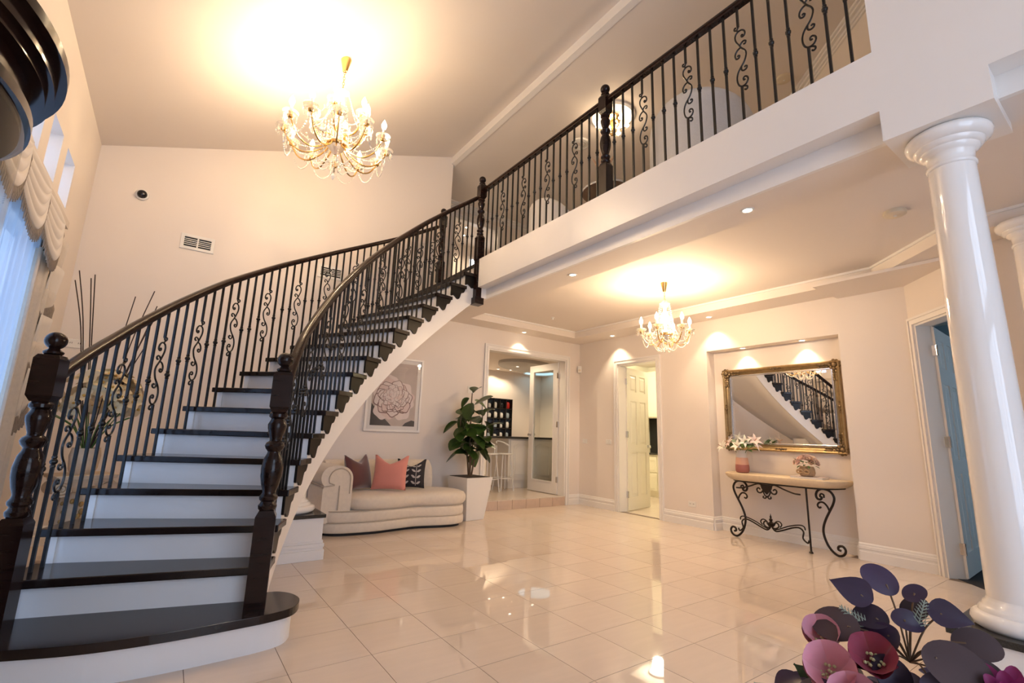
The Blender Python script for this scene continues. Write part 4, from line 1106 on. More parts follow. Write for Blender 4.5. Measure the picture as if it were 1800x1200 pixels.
# ================================================================== SMALL WALL AND CEILING FITTINGS
def vent(label, x, z):
    v = thing('air_vent', label, 'vent', (x, YB, z), group='wall air vents')
    w, h = .33, .18
    MB().prism(rect(-w/2, w/2, -h/2, h/2), -.012, 0, [rect(-w/2+.035, -.008, -h/2+.035, h/2-.035), rect(.008, w/2-.035, -h/2+.035, h/2-.035)], XZ).build('frame', PLASTIC, v, bev=.003)
    MB().box(-w/2+.03, w/2-.03, -.003, -.001, -h/2+.03, h/2-.03).build('dark_duct', BLACKPL, v)
    sl_ = MB().box(-w/2+.035, -.008, -.011, -.004, -.004, .004).mesh('slat', PLASTIC); sl2 = MB().box(.008, w/2-.035, -.011, -.004, -.004, .004).mesh('slat', PLASTIC)
    for k in range(4):
        zz = -h/2+.035+(h-.07)*(k+1)/5
        link('slat', sl_, v, (0, 0, zz)); link('slat', sl2, v, (0, 0, zz))
vent('white wall air vent above the wall-side handrail', -.005, 3.195)
vent('white wall air vent seen between the two stair balustrades', 1.49, 3.19)
dm = thing('dome_camera', 'small black dome security camera with white ring high on the back wall', 'security camera', (-.575, YB, 3.607))
MX = Matrix.Rotation(pi/2, 3, 'X')
MB().lathe([(.062, 0), (.064, .012), (.058, .024), (.046, .028)], 24, (0, 0, 0), MX).build('ring', PLASTIC, dm, 40)
MB().lathe([(.046, .026), (.044, .045), (.033, .060), (.018, .068), (.001, .071)], 24, (0, 0, 0), MX).build('dome', BLACKPL, dm, 60)
def plate(name, label, cat, loc, rz, w=.115, h=.072, kind='switch', n=2):
    o = thing(name, label, cat, loc, rz, 'wall plates')
    MB().box(-w/2, w/2, -.009, 0, -h/2, h/2).build('plate', PLASTIC, o, bev=.003)
    for k in range(n):
        x = (k-(n-1)/2)*(w/(n+.4))
        if kind == 'switch': MB().box(x-.007, x+.007, -.014, -.009, -.012, .012).build('rocker', PLASTIC, o, bev=.001)
        else:
            for s in (-1, 1): MB().box(x-.002+s*.007, x+.002+s*.007, -.0096, -.0088, -.002, .012).build('socket_slot', BLACKPL, o)
            MB().box(x-.006, x+.006, -.013, -.009, .018, .028).build('rocker', PLASTIC, o)
plate('light_switch', 'white wall plate above the fiddle-leaf fig', 'switch', (3.735, YB, 1.81), 0, .11, .11, n=1)
plate('light_switch', 'white switch plate between the room corner and the cream door', 'switch', (XR, 6.19, 1.08), -pi/2, .115, .075)
plate('light_switch', 'white switch plate right beside the cream door casing', 'switch', (XR, 5.63, 1.085), -pi/2, .115, .075)
plate('power_outlet', 'white double power point low on the wall left of the niche', 'power outlet', (XR, 4.09, .29), -pi/2, kind='o')
plate('power_outlet', 'white double power point on the back wall behind the newel post', 'power outlet', (-.86, YB, 1.90), 0, .15, .085, kind='o')
plate('light_switch', 'white switch plate inside the niche behind the lilies', 'switch', (NXB, 3.665, 1.10), -pi/2, .08, .075, n=1)
ps = thing('motion_sensor', 'small white motion sensor high in the room corner', 'sensor', (XR-.03, YB-.03, 2.36), radians(-45))
MB().box(-.035, .035, -.05, .02, -.06, .06).build('body', PLASTIC, ps, bev=.008); MB().box(-.022, .022, -.054, -.05, -.035, .0).build('lens', CREAMPL, ps, bev=.004)
def alarm(label, x, y, z, r=.075):
    a = thing('smoke_alarm', label, 'smoke alarm', (x, y, z), group='ceiling smoke alarms')
    MB().lathe([(r*.95, 0), (r*.95, -.012), (r, -.014), (r*.98, -.030), (r*.8, -.038), (.001, -.040)], 28).build('body', CREAMPL, a, 40)
    MB().lathe([(r*.9, 0), (r*.9, -.004), (.001, -.004)], 28).lathe([(.012, -.039), (.010, -.044), (.001, -.045)], 10).build('test_button', PLASTIC, a)
alarm('cream round smoke alarm on the lower tray ceiling near the foreground column', 4.36, 1.07, ZT)
alarm('small cream smoke alarm on the upstairs ceiling', 5.42, 2.2, ZU, .085)
dr = thing('ceiling_diffuser', 'round white air diffuser on the upstairs ceiling', 'vent', (4.43, 4.66, ZU))
for r in (.15, .11, .07): MB().lathe([(r, 0), (r*.96, -.015), (r*.8, -.02), (r*.78, -.012)], 28, caps=False).build('ring', PLASTIC, dr, 40)
nub = thing('ceiling_sensor', 'tiny white sensor stub on the tray ceiling near the kitchen doors', 'sensor', (4.62, 5.45, ZT))
MB().lathe([(.03, 0), (.03, -.008), (.012, -.012), (.012, -.035), (.001, -.037)], 14).build('body', PLASTIC, nub, 40)

# ================================================================== ROOMS BEYOND
# kitchen
KF = ST
kf = MB().prism([(2.4, YB+.17), (6.2, YB+.17), (6.2, 7.12), (9.0, 7.12), (9.0, 11.2), (2.4, 11.2)], -.1, KF).build('floor_kitchen', TILE); struct(kf)
for nm, bb in (('far', (2.4, 9.1, 11.0, 11.15)), ('right', (8.9, 9.05, 7.12, 11.0)), ('left', (2.3, 2.45, 6.48, 11.0)), ('near', (6.34, 9.0, 7.0, 7.12)), ('return', (6.2, 6.34, YB+.15, 7.12))):
    struct(MB().box(*bb, 0, 3.0).build('wall_kitchen_'+nm, PAINT))
kc = MB().box(2.3, 9.1, YB+.15, 11.1, 2.90, 2.955).build('ceiling_kitchen', CEILP); struct(kc)
KCEIL = mat('grey_ceiling_panel', (.55, .54, .52), .6, var=(2, .02))
ov = thing('ceiling_bulkhead', 'oval dropped ceiling panel seen through the glazed doors', 'ceiling panel', (7.2, 9.45, 2.90), radians(25))
MB().lathe([(1.0, 0), (1.0, -.07), (.97, -.09), (.001, -.09)], 40, M=Matrix.Diagonal((1.0, .62, 1))).build('panel', KCEIL, ov, 40)
isl = thing('kitchen_island', 'white kitchen island with arched panel doors and a dark benchtop', 'kitchen island', (0, 0, KF))
MB().box(5.40, 7.2, 7.62, 8.4, .12, .93).build('body', CABW, isl)
MB().box(5.44, 7.2, 7.66, 8.38, 0, .12).build('kick_board', CABW, isl)
def arch_panel(x0, x1, z0, z1):
    n = 10; P = [(x0, z0), (x1, z0), (x1, z1-.05)]+[(x1+(x0-x1)*i/n, z1-.05+.05*sin(pi*i/n)) for i in range(1, n)]+[(x0, z1-.05)]
    return P
for a in (5.44, 5.98, 6.52):
    dd = MB().prism(rect(a, a+.50, .15, .90), 7.60, 7.62, (), XZ).build('cabinet_door', CABW, isl, bev=.003)
    MB().prism(arch_panel(a+.07, a+.43, .22, .84), 7.588, 7.601, [arch_panel(a+.085, a+.415, .235, .825)], XZ).build('arched_moulding', CABW, dd)
    MB().prism(arch_panel(a+.11, a+.39, .26, .80), 7.592, 7.601, (), XZ).build('raised_panel', CABW, dd)
MB().box(4.82, 7.25, 7.55, 8.45, .93, .97).build('benchtop', GRANITE, isl, bev=.004)
CHRW = mat('white_metal_stool', (.78, .77, .75), .25, var=(4, .02))
for i, (sx_, sy_) in enumerate(((4.80, 7.36), (5.16, 7.42))):
    s = thing('bar_stool', ('white metal bar stool mostly hidden behind the fig leaves', 'white metal bar stool next to the island end panel')[i], 'bar stool', (sx_, sy_, KF), group='kitchen bar stools')
    MB().lathe([(.15, .64), (.165, .65), (.16, .665), (.001, .67)], 20).build('seat', CHRW, s, 40)
    for k in range(4):
        a = pi/4+k*pi/2
        MB().tube([(.12*cos(a), .12*sin(a), .65), (.20*cos(a), .20*sin(a), 0)], .012, 6).build('leg', CHRW, s, 50)
    MB().tube([(.175*cos(t), .175*sin(t), .22) for t in [2*pi*k/24 for k in range(24)]], .008, 6, True).build('foot_ring', CHRW, s, 50)
    MB().tube([(.15*cos(t), .15*sin(t), .80+.08*sin(t-pi*.1)) for t in [pi*.1+pi*.8*k/12 for k in range(13)]], .012, 6).tube([(.14, .05, .65), (.143, .046, .80)], .010, 6).tube([(-.14, .05, .65), (-.143, .046, .80)], .010, 6).build('backrest', CHRW, s, 50)
# display shelving on the kitchen wall
DARKT = mat('dark_shelf_timber', (.02, .016, .014), .35, var=(9, .3)); MIRB = mat('mirror_backing', (.55, .57, .58), .08, metal=1.0)
RED = mat('red_enamel', (.45, .02, .015), .2); BLK = mat('black_enamel', (.015, .015, .017), .2)
CERW = mat('white_ceramic', (.75, .73, .70), .25); CERB = mat('blue_grey_ceramic', (.35, .42, .48), .25)
sh = thing('display_shelves', 'dark framed display shelves with mirrored back on the kitchen wall', 'shelves', (6.9, 10.99, 1.05))
SW, SH_, NSX, NSZ = .80, 1.05, 4, 4
MB().box(0, SW, -.02, 0, 0, SH_).build('mirrored_back', MIRB, sh)
for i in range(NSX+1): MB().box(i*SW/NSX-.007, i*SW/NSX+.007, -.24, -.02, 0, SH_).build('upright', DARKT, sh)
for j in range(NSZ+1): MB().box(-.012, SW+.012, -.24, -.02, j*SH_/NSZ-.008, j*SH_/NSZ+.008).build('shelf', DARKT, sh)
sr = random.Random(9)
cn = 0
colw = ['leftmost', 'second', 'third', 'rightmost']; roww = ['bottom', 'lower middle', 'upper middle', 'top']
for j in range(4):
    for i in range(4):
        x = 6.9+(i+.5)*SW/NSX; z = 1.05+j*SH_/NSZ+.012
        if (j, i) == (3, 3): mt_, r_, h_, nmv, lab = RED, .072, .20, 'canister', 'red canister'
        elif (j, i) == (3, 2): mt_, r_, h_, nmv, lab = BLK, .075, .18, 'canister', 'black canister'
        else:
            mt_ = sr.choice([CERW, CERB, CERW]); r_ = sr.uniform(.045, .07); h_ = sr.uniform(.10, .18); nmv = 'ornament_jar'; lab = ('white ceramic jar' if mt_ is CERW else 'blue grey ceramic jar')
        o = MB().lathe([(r_*.7, 0), (r_, h_*.15), (r_, h_*.75), (r_*.7, h_*.9), (r_*.75, h_*.93), (r_*.2, h_*.97), (.001, h_)], 14).build(nmv, mt_, None, 40)
        o.location = (x, 10.86, z); tag(o, '%s on the %s kitchen shelf, %s column' % (lab, roww[j], colw[i]), 'jar' if nmv != 'canister' else 'canister', 'jars on the kitchen shelves')
bc = thing('wall_cabinet_bench', 'low white cabinet with dark top under the kitchen display shelves', 'cabinet', (6.6, 10.4, KF))
MB().box(0, 1.7, 0, .55, 0, .84).build('body', CABW, bc, bev=.003); MB().box(-.02, 1.72, -.03, .57, .84, .88).build('top', GRANITE, bc)
for k, (x, y) in enumerate(((5.0, 7.15), (5.7, 9.0), (6.85, 9.40), (7.15, 10.7), (7.5, 10.6), (7.65, 9.6), (5.9, 10.6))):
    z = 2.81 if hypot(x-7.2, (y-9.45)*1.3) < .75 else 2.90
    downlight(x, y, z, ('lit kitchen downlight over the near end of the island', 'lit kitchen downlight left of the oval panel', 'lit kitchen downlight in the oval panel, nearer one', 'lit kitchen downlight washing the display shelves, left one', 'lit kitchen downlight washing the display shelves, right one', 'lit kitchen downlight in the oval panel, farther one', 'lit kitchen downlight above the far kitchen wall left of the shelves')[k], 22 if k in (3, 4) else 46, size=135)
sk = thing('skylight', 'pale blue round skylight in the kitchen ceiling behind the glazed door', 'skylight', (8.42, 10.42, 2.898))
MB().lathe([(.50, -.03), (.50, 0), (.46, 0), (.46, -.03)], 36, caps=False).build('rim', WHITE, sk, 40)
MB().lathe([(.47, -.006), (.001, -.005)], 36, caps=False).build('dome', mat('daylit_skylight', (.6, .8, .9), .4, emit=((.45, .75, .9), .9)), sk, 40)

# laundry behind the cream door
lf = MB().box(XR+.10, 8.9, 3.9, 7.0, -.1, 0).build('floor_laundry', TILE); struct(lf)
struct(MB().box(8.755, 8.9, 3.97, 6.93, 0, 3.0).build('wall_laundry_far', CREAMC)); struct(MB().box(6.34, 8.9, 3.85, 3.97, 0, 3.0).build('wall_laundry_near', CREAMC)); struct(MB().box(6.22, 8.9, 6.93, 7.0, 0, 3.0).build('wall_laundry_side', CREAMC))
lc = MB().box(6.2, 8.9, 3.9, 7.0, 2.75, 2.83).build('ceiling_laundry', CEILP); struct(lc)
lcab = thing('laundry_cabinet', 'cream laundry base cabinet with drawers seen past the open door', 'cabinet', (8.2, 0, 0))
MB().box(.02, .54, 4.6, 6.92, .10, .84).box(.06, .54, 4.6, 6.92, 0, .10).build('body', CREAMC, lcab)
for (a, b) in ((6.34, 6.90), (5.76, 6.32), (5.18, 5.74)):
    for (z0, z1) in ((.13, .47), (.49, .80)):
        dw = MB().box(0, .02, a, b, z0, z1).build('drawer', CREAMC, lcab, bev=.004)
        MB().prism([(a+.04, z0+.04), (b-.04, z0+.04), (b-.04, z1-.07), ((a+b)/2, z1-.035), (a+.04, z1-.07)], -.006, .002, [[(a+.055, z0+.055), (b-.055, z0+.055), (b-.055, z1-.08), ((a+b)/2, z1-.05), (a+.055, z1-.08)]], YZ).build('moulding', CREAMC, dw)
        MB().sph((-.018, (a+b)/2, (z0+z1)/2), .014, 10, 6).build('knob', CHROME, dw, 60)
MB().box(-.02, .55, 4.6, 6.92, .84, .875).build('benchtop', GRANITE, lcab)
spb = tag(MB().box(8.742, 8.753, 4.6, 6.92, .875, 1.60).build('splashback', mat('black_glass_splashback', (.012, .012, .013), .15), None), 'black splashback above the laundry bench', 'splashback')
lup = thing('laundry_wall_cabinet', 'cream laundry wall cabinet above the black splashback', 'cabinet', (8.40, 0, 1.60))
MB().box(.02, .34, 4.6, 6.92, 0, 1.0).build('body', CREAMC, lup)
for (a, b) in ((6.34, 6.90), (5.76, 6.32), (5.18, 5.74)):
    dw = MB().box(0, .02, a, b, .02, .98).build('cabinet_door', CREAMC, lup, bev=.004)
    MB().prism(rect(a+.06, b-.06, .08, .90), -.006, .002, [rect(a+.075, b-.075, .095, .885)], YZ).build('moulding', CREAMC, dw)
downlight(7.4, 5.3, 2.75, 'lit laundry downlight behind the cream door', 20, size=150, col=(1.0, .88, .62))
def lamp(name, loc, e, col, r=.12):
    l = D.lights.new(name, 'POINT'); l.energy = e; l.color = col; l.shadow_soft_size = r
    o = D.objects.new(name, l); COL.objects.link(o); o.location = loc; return o
oy = thing('laundry_fill_light', 'round fill light added on the laundry ceiling', 'ceiling light', (7.35, 5.75, 2.75))  # fixture added to go with the lamp that brightens the laundry
MB().lathe([(.15, 0), (.16, -.015), (.15, -.03)], 28, caps=False).build('trim_ring', CHROME, oy, 40)
MB().lathe([(.145, -.02), (.13, -.05), (.09, -.075), (.001, -.085)], 28, caps=False).build('diffuser', LEDM, oy, 60)
ll = lamp('laundry_fill_lamp', (0, 0, -.16), 60, (1.0, .90, .66), .10); ll.parent = oy  # added point lamp, fills the laundry with light

# dark-floored room behind the angled door
DKF = mat('dark_carpet', (.03, .03, .035), .95, var=(60, .3))
rf = MB().prism([(6.2, 1.55), (5.4, .8), (5.4, -1.6), (8.4, -1.6), (8.4, 2.05), (6.3, 2.05)], -.1, .002).build('floor_study', DKF); struct(rf)
rw = MB().box(8.4, 8.5, -1.6, 2.1, 0, 3.0).prism(rect(5.4, 8.5, 0, 3.0), -1.7, -1.6, [rect(6.4, 7.6, .9, 2.3)], XZ).box(6.36, 8.5, 2.0, 2.1, 0, 3.0).build('wall_study', BLUEW); struct(rw)
rc = MB().box(5.4, 8.5, -1.7, 2.1, 2.8, 2.83).build('ceiling_study', CEILP); struct(rc)
w = MB().prism(rect(6.4, 7.6, .9, 2.3), -1.68, -1.62, [rect(6.45, 7.55, .95, 2.25)], XZ).build('window_8', WHITE); struct(w)
MB().box(6.45, 7.55, -1.653, -1.649, .95, 2.25).build('pane', GLASS, w)
area('study_window_daylight', (7.0, -1.9, 1.6), (6.4, 1.4, 1.2), 1.1, 1.3, 11, (.62, .88, 1.0))

# ================================================================== UPSTAIRS
uw = MB().prism([(3.2, ZF), (3.86, ZF), (3.86, 5.18), (4.9, 5.18), (4.9, ZF), (9.2, ZF), (9.2, ZU), (3.2, ZU)], 7.5, 7.62, (), XZ).box(9.05, 9.2, 2.9, 7.5, ZF, ZU).build('wall_upper_far', PAINT); struct(uw)
u1 = Vector((6.9, 3.45)); u2 = Vector((4.3, .42)); ud = (u2-u1).normalized(); un = Vector((ud.y, -ud.x))
if un.dot(Vector((1, -1))) < 0: un = -un
ua = MB().prism([(0, ZF), ((u2-u1).length, ZF), ((u2-u1).length, ZU), (0, ZU)], 0, .1, (), lambda a, b, h: (u1.x+ud.x*a+un.x*h, u1.y+ud.y*a+un.y*h, b)).box(6.9, 9.2, 3.35, 3.45, ZF, ZU).box(3.1, 4.4, .32, .44, ZF, ZU).build('wall_upper_angled', PAINT); struct(ua)
cp = MB()
for k, (d0, z0) in enumerate(((.10, .03), (.075, .055), (.04, .085), (.02, .11))):
    cp.prism([(0, ZU-z0), ((u2-u1).length, ZU-z0), ((u2-u1).length, ZU-.001), (0, ZU-.001)], -d0, 0, (), lambda a, b, h: (u1.x+ud.x*a+un.x*h, u1.y+ud.y*a+un.y*h, b))
    cp.box(3.2, 9.0, 7.5-d0, 7.5, ZU-z0, ZU-.001)
cp = cp.build('trim_8', WHITE); struct(cp)
casing('trim_9', lambda u, z, h: (u, 7.5+h, z), 3.86, 4.9, ZF, 5.18, .12, .07)
hw_ = MB().box(3.2, 6.2, 9.2, 9.35, ZF, ZU).box(3.1, 3.2, 6.484, 9.3, ZF, ZU).box(5.9, 6.0, 7.62, 9.2, ZF, ZU).build('wall_hall', PAINT); struct(hw_)
w = MB().prism(rect(5.15, 5.55, ZF+.4, 5.2), 9.14, 9.2, [rect(5.19, 5.51, ZF+.45, 5.15)], XZ).build('window_9', WHITE); struct(w)
MB().box(5.19, 5.51, 9.185, 9.19, ZF+.45, 5.15).build('pane', mat('daylit_window', (.9, .95, 1), .4, emit=((.9, .95, 1.0), 2.2)), w)
downlight(4.6, 8.3, ZU-.001, 'lit downlight in the upstairs hall, nearer one', 30, size=140)
downlight(4.75, 8.7, ZU-.001, 'lit downlight in the upstairs hall, farther one', 20, size=140)
BOUC = mat('white_boucle', (.80, .78, .76), .8, sheen=.3, bump=(150, .5), var=(40, .05))
def tub_chair(label, x, y, rz, w=.92, h=.88):
    c = thing('tub_chair', label, 'armchair', (x, y, ZF), rz, 'upstairs tub chairs')
    m = MB(); r = w/2
    def sf_(u, v):
        a = pi*(-.12+1.24*u)          # wraps round the back
        top_ = h*(.60+.40*max(0.0, sin(a))**.55)
        return a, top_
    rows = []
    for i in range(25):
        a, tz = sf_(i/24, 0)
        for (d, z) in ((0, .10), (.0, tz-.09), (-.02, tz-.03), (-.06, tz), (-.11, tz-.02), (-.13, tz-.08), (-.13, .40), (-.13, .10)):
            rows.append(((r+d)*cos(a), (r+d)*sin(a)*.95, z))
    k = 8
    m.add(rows, [(i*k+j, i*k+(j+1) % k, (i+1)*k+(j+1) % k, (i+1)*k+j) for i in range(24) for j in range(k)]+[tuple(range(k)), tuple(24*k+j for j in range(k))])
    m.build('back_shell', BOUC, c, 60)
    MB().lathe([(r-.14, .10), (r-.11, .13), (r-.10, .40), (r-.15, .45), (.001, .47)], 28).build('seat', BOUC, c, 50)
    for s in (-1, 1):
        for t in (-1, 1): MB().lathe([(.018, 0), (.022, .11)], 8, (s*r*.55, t*r*.55, 0)).build('leg', BLACKW, c)
tub_chair('white upholstered tub chair upstairs right of the middle newel post', 3.80, 2.30, radians(100), 1.0, .92)
tub_chair('white upholstered tub chair upstairs left of the middle newel post', 3.80, 4.42, radians(80), .80, .80)
rt = thing('side_table', 'round dark timber side table upstairs behind the middle newel post', 'side table', (3.76, 3.50, ZF))
WALN = mat('walnut_grain', (.16, .095, .06), .4, var=(8, .35, (1, 9, 1)))
MB().lathe([(.27, .575), (.29, .58), (.29, .605), (.28, .612), (.001, .612)], 36).build('table_top', WALN, rt, 40)
MB().lathe([(.29, .583), (.294, .585), (.294, .602), (.29, .604)], 36, caps=False).build('edge_band', CERW, rt, 40)
for k in range(3):
    a = k*2*pi/3+.4; MB().tube([(.08*cos(a), .08*sin(a), .575), (.04*cos(a), .04*sin(a), .3), (.20*cos(a), .20*sin(a), 0)], .012, 6).build('leg', BRASS, rt, 50)
MB().tube([(.10*cos(t), .10*sin(t), .565) for t in [2*pi*k/20 for k in range(20)]], .010, 6, True).build('brass_ring', BRASS, rt, 50)
PAMP = mat('dried_pampas', (.62, .42, .28), .9, var=(40, .25))
pv = thing('pampas_vase', 'small vase of dried pampas on the upstairs side table', 'vase', (3.70, 3.50, ZF+.612))
MB().lathe([(.03, 0), (.05, .03), (.045, .09), (.02, .14), (.024, .16), (.018, .16)], 16).build('vase', CERW, pv, 40)
for k in range(14):
    a = k*2.4; e = .25+.5*((k*7) % 5)/5
    p = [(0, 0, .10), (.10*e*cos(a), .10*e*sin(a), .26), (.26*e*cos(a), .26*e*sin(a), .38)]
    C = catmull(p, 5); MB().tube(C, [.002]*6+[.008, .013, .013, .009, .002][:len(C)-6], 5).build('plume', PAMP, pv, 60)

# ================================================================== LEFT WALL: CURTAINS
xc = XL+.065
cu_ = thing('swag_curtain', 'cream damask curtain with swag valance and fringed tail at the left window', 'curtain', (0, 0, 0))
def drape(y0, y1, z0, z1, x, amp, folds, name, m, gather=None, tk=.004):
    def f(u, v):
        y = y0+(y1-y0)*u; z = z0+(z1-z0)*v
        if gather: y = gather(y, v)
        return (x+amp*sin(2*pi*folds*u)+amp*.35*sin(2*pi*folds*2.3*u+1), y, z)
    return MB().grid(int(folds*10)+2, 8, f).build(name, m, cu_, 70, solid=tk)
drape(2.9, 4.75, .03, 2.5, XL+.045, .010, 12, 'sheer', SHEER, tk=0)
drape(4.55, 5.02, .02, 2.35, xc, .030, 5, 'drape_panel', DRAPE)
drape(2.80, 3.10, .02, 2.5, xc, .030, 4, 'drape_panel', DRAPE)
drape(5.02, 5.38, 1.95, 2.80, XL+.03, .006, 3, 'side_panel', DRAPE)
MB().box(XL+.004, XL+.07, 2.80, 5.30, 2.74, 2.80).build('pelmet', DRAPE, cu_)
def swag(y0, y1, zt, drop, x, name='swag'):
    def f(u, v):
        y = y0+(y1-y0)*(u if v < .02 else u)
        s = sin(pi*u)
        z = zt-(drop*v)*(s**.8)-.02*v-.012*sin(v*pi*9)*s*0
        xx = x+.055*s*(v**.6)+.018*abs(sin(v*pi*5.0))*s
        return (xx, y, z)
    MB().grid(25, 41, f).build(name, SATIN, cu_, 75, solid=.004)
    fr_ = MB()
    for i in range(70):
        u = .03+.94*i/69; p = Vector(f(u, 1.0)); q_ = p+Vector((.004*(i % 2), .0, -.075-.012*sin(i*1.7)))
        fr_.tube([p, (p+q_)/2+Vector((.003, 0, 0)), q_], [.005, .006, .003], 4)
    o_ = fr_.build('fringe', FRINGE, cu_); o_['kind'] = 'stuff'
swag(2.82, 3.65, 2.72, .40, XL+.135); swag(3.45, 4.40, 2.74, .42, XL+.10); swag(4.20, 5.14, 2.74, .42, XL+.075)
# cascade tail: zigzag folds, each edged with fringe
frt = MB()
NT = 6
for k in range(NT):
    zt_, zb_ = 2.52-.205*k, 2.52-.205*(k+1)
    wide = .42-.02*k
    ya = 4.93-.008*k
    def f(u, v, k=k, zt_=zt_, zb_=zb_, wide=wide, ya=ya):
        y = ya+wide*u
        slope = (.15*u if k % 2 == 0 else .15*(1-u))
        z = zt_-(.03 if k else 0)+.05-(zt_-zb_+.02)*v-slope*v
        return (XL+.085-.030*v+.030*sin(pi*u)+(.015 if k % 2 else 0), y, z)
    MB().grid(9, 6, f).build('tail_fold', SATIN if k % 2 else DRAPE, cu_, 75, solid=.004)
    for i in range(26):
        p = Vector(f(i/25, 1.0)); frt.tube([p, p+Vector((.012, .004*sin(i*2.1), -.05)), p+Vector((.010, .006*sin(i*1.3), -.105-.01*(i % 3)))], [.008, .009, .006], 4)
o_ = frt.build('fringe', FRINGE, cu_); o_['kind'] = 'stuff'

# ================================================================== PEDESTAL WITH ORCHIDS
IVG = mat('ivory_antiqued_plaster', (.66, .50, .33), .55, var=(14, .25), bump=(40, .3)); GLDC = mat('gold_relief', (.40, .25, .09), .4, metal=.4, var=(40, .5), bump=(60, .6))
px, py, phh = -.50, 5.15, .735
pe = thing('ionic_pedestal', 'antique cream and gold ionic pedestal behind the wall-side balustrade', 'pedestal', (px, py, 0), radians(20))
MB().frust((0, 0), .34, .34, 0, .05).frust((0, 0), .30, .28, .05, .09).build('base', IVG, pe, bev=.004)
sm = MB(); nfl = 40
def shaft_ring(r, z):
    return [(r*(1-.05*(0.5+.5*cos(i*pi*2*16/80)))*cos(2*pi*i/80), r*(1-.05*(0.5+.5*cos(i*pi*2*16/80)))*sin(2*pi*i/80), z) for i in range(80)]
sm.add(shaft_ring(.12, .09)+shaft_ring(.105, phh-.13), [(i, (i+1) % 80, 80+(i+1) % 80, 80+i) for i in range(80)]); sm.build('fluted_shaft', IVG, pe, 50)
rl = MB(); rq = random.Random(2)
for i in range(110):
    a = rq.uniform(0, 2*pi); z = rq.uniform(.14, phh-.16); rl.sph((.118*cos(a), .118*sin(a), z), rq.uniform(.010, .018), 6, 4, (1, 1, 1.4))
rl.build('gold_leaf_relief', GLDC, pe, 60)
MB().frust((0, 0), .22, .30, phh-.13, phh-.05).frust((0, 0), .36, .38, phh-.03, phh).frust((0, 0), .33, .33, phh-.05, phh-.03).build('abacus', IVG, pe, bev=.004)
for sx in (-1, 1):
    for sy in (-1, 1):
        vq = MB(); P = spiral((sx*.135, phh-.10), .055, .008, 0, 2.2*sx, 40)
        vq.tube([(a, sy*.145, b) for a, b in P], .011, 6); vq.tube([(sx*.135, -.0, phh-.10), (sx*.135, sy*.14, phh-.10)], [.045, .05], 14); vq.build('volute', IVG, pe, 60)
orv = thing('orchid_arrangement', 'mass of cream orchids with tall bare twigs on the ionic pedestal', 'flowers', (px, py, phh))
MB().lathe([(.07, 0), (.09, .04), (.10, .14), (.09, .20), (.08, .2), (.085, .1)], 20).build('bowl', IVG, orv, 40)
ORC = mat('cream_orchid_petal', (.76, .60, .36), .5, var=(25, .12), rnd=.12, sub=.1); TWIG = mat('dark_twig', (.05, .028, .022), .8, var=(40, .3)); ORG = mat('gold_orchid_lip', (.62, .36, .08), .5)
om = flower_mb(5, .058, .054, radians(25), .15, 1, 'round'); OME = om.mesh('orchid', ORC, 60)
LIPME = MB().sph((0, 0, .010), .009, 8, 5, (1, 1, 1.3)).mesh('lip', ORG, 60)
orr = random.Random(21)
for k in range(96):
    a = orr.uniform(0, 2*pi); e = orr.uniform(-.35, 1.45); R_ = .26*(.72+.38*orr.random())
    p = Vector((.03+R_*cos(a)*cos(e), R_*sin(a)*cos(e), .57+.85*R_*sin(e)))
    M = Matrix.Translation(p) @ Matrix.Rotation(a, 4, 'Z') @ Matrix.Rotation(pi/2-e+orr.uniform(-.4, .4), 4, 'Y') @ Matrix.Rotation(orr.uniform(0, 2), 4, 'Z') @ Matrix.Scale(orr.uniform(.9, 1.3), 4)
    fo = link('orchid', OME, orv, mw=M); link('lip', LIPME, fo)
for k in range(16):
    a = k*2.4; MB().tube(catmull([(0, 0, .12), (.10*cos(a), .10*sin(a), .35), (.24*cos(a), .24*sin(a), .45+.2*((k*3) % 4)/4)], 4), .004, 5).build('stem', GREEN, orv, 60)
for (tx, ty, tz) in ((-.282, .0, 1.547), (-.272, .02, 1.638), (-.185, -.02, 1.58), (-.17, .02, 1.625), (.12, .02, 1.49), (.245, .0, 1.56), (.28, .03, 1.435), (.312, -.02, 1.41), (.26, -.05, 1.08)):
    wig = lambda s: orr.uniform(-s, s)
    MB().tube(catmull([(0, 0, .10), (tx*.35+wig(.01), ty*.3, tz*.4), (tx*.7+wig(.015), ty*.7, tz*.75), (tx, ty, tz)], 5), .0042, 5).build('twig', TWIG, orv, 60)

# ================================================================== BOW-FRONT DISPLAY CABINET (left foreground)
cb_ = thing('display_cabinet', 'black lacquered bow-front display cabinet with curved glass at the left edge', 'cabinet', (XL, 2.0, 0))
def ell(f, n=40, e=0.0): return [((.52+e)*f*cos(t), (.68+e)*f*sin(t)) for t in [-pi/2+pi*i/n for i in range(n+1)]]
def slab(z0, z1, e, name, m=BLACKW, bev=.0, par=cb_): return MB().prism([(.012, -(.68+e))]+[(max(.012, x), y) for x, y in ell(1, 40, e)]+[(.012, .68+e)], z0, z1).build(name, m, par, 40, bev=bev)
slab(.0, .10, -.02, 'plinth'); slab(.10, .75, -.04, 'lower_cupboard'); slab(.75, .79, .0, 'waist_moulding', bev=.01)
def curved(z0, z1, e, name, m, t0=-pi/2, t1=pi/2, n=40):
    return MB().grid(n+1, 2, lambda u, v: (max(.012, (.52+e)*cos(t0+(t1-t0)*u)), (.68+e)*sin(t0+(t1-t0)*u), z0+(z1-z0)*v)).build(name, m, cb_, 60)
curved(.79, 2.12, -.045, 'curved_glass', CABGLASS)
MB().box(.012, .03, -.6, .6, .79, 2.12).build('back_panel', mat('pale_cabinet_back', (.55, .50, .42), .5, var=(5, .05)), cb_)
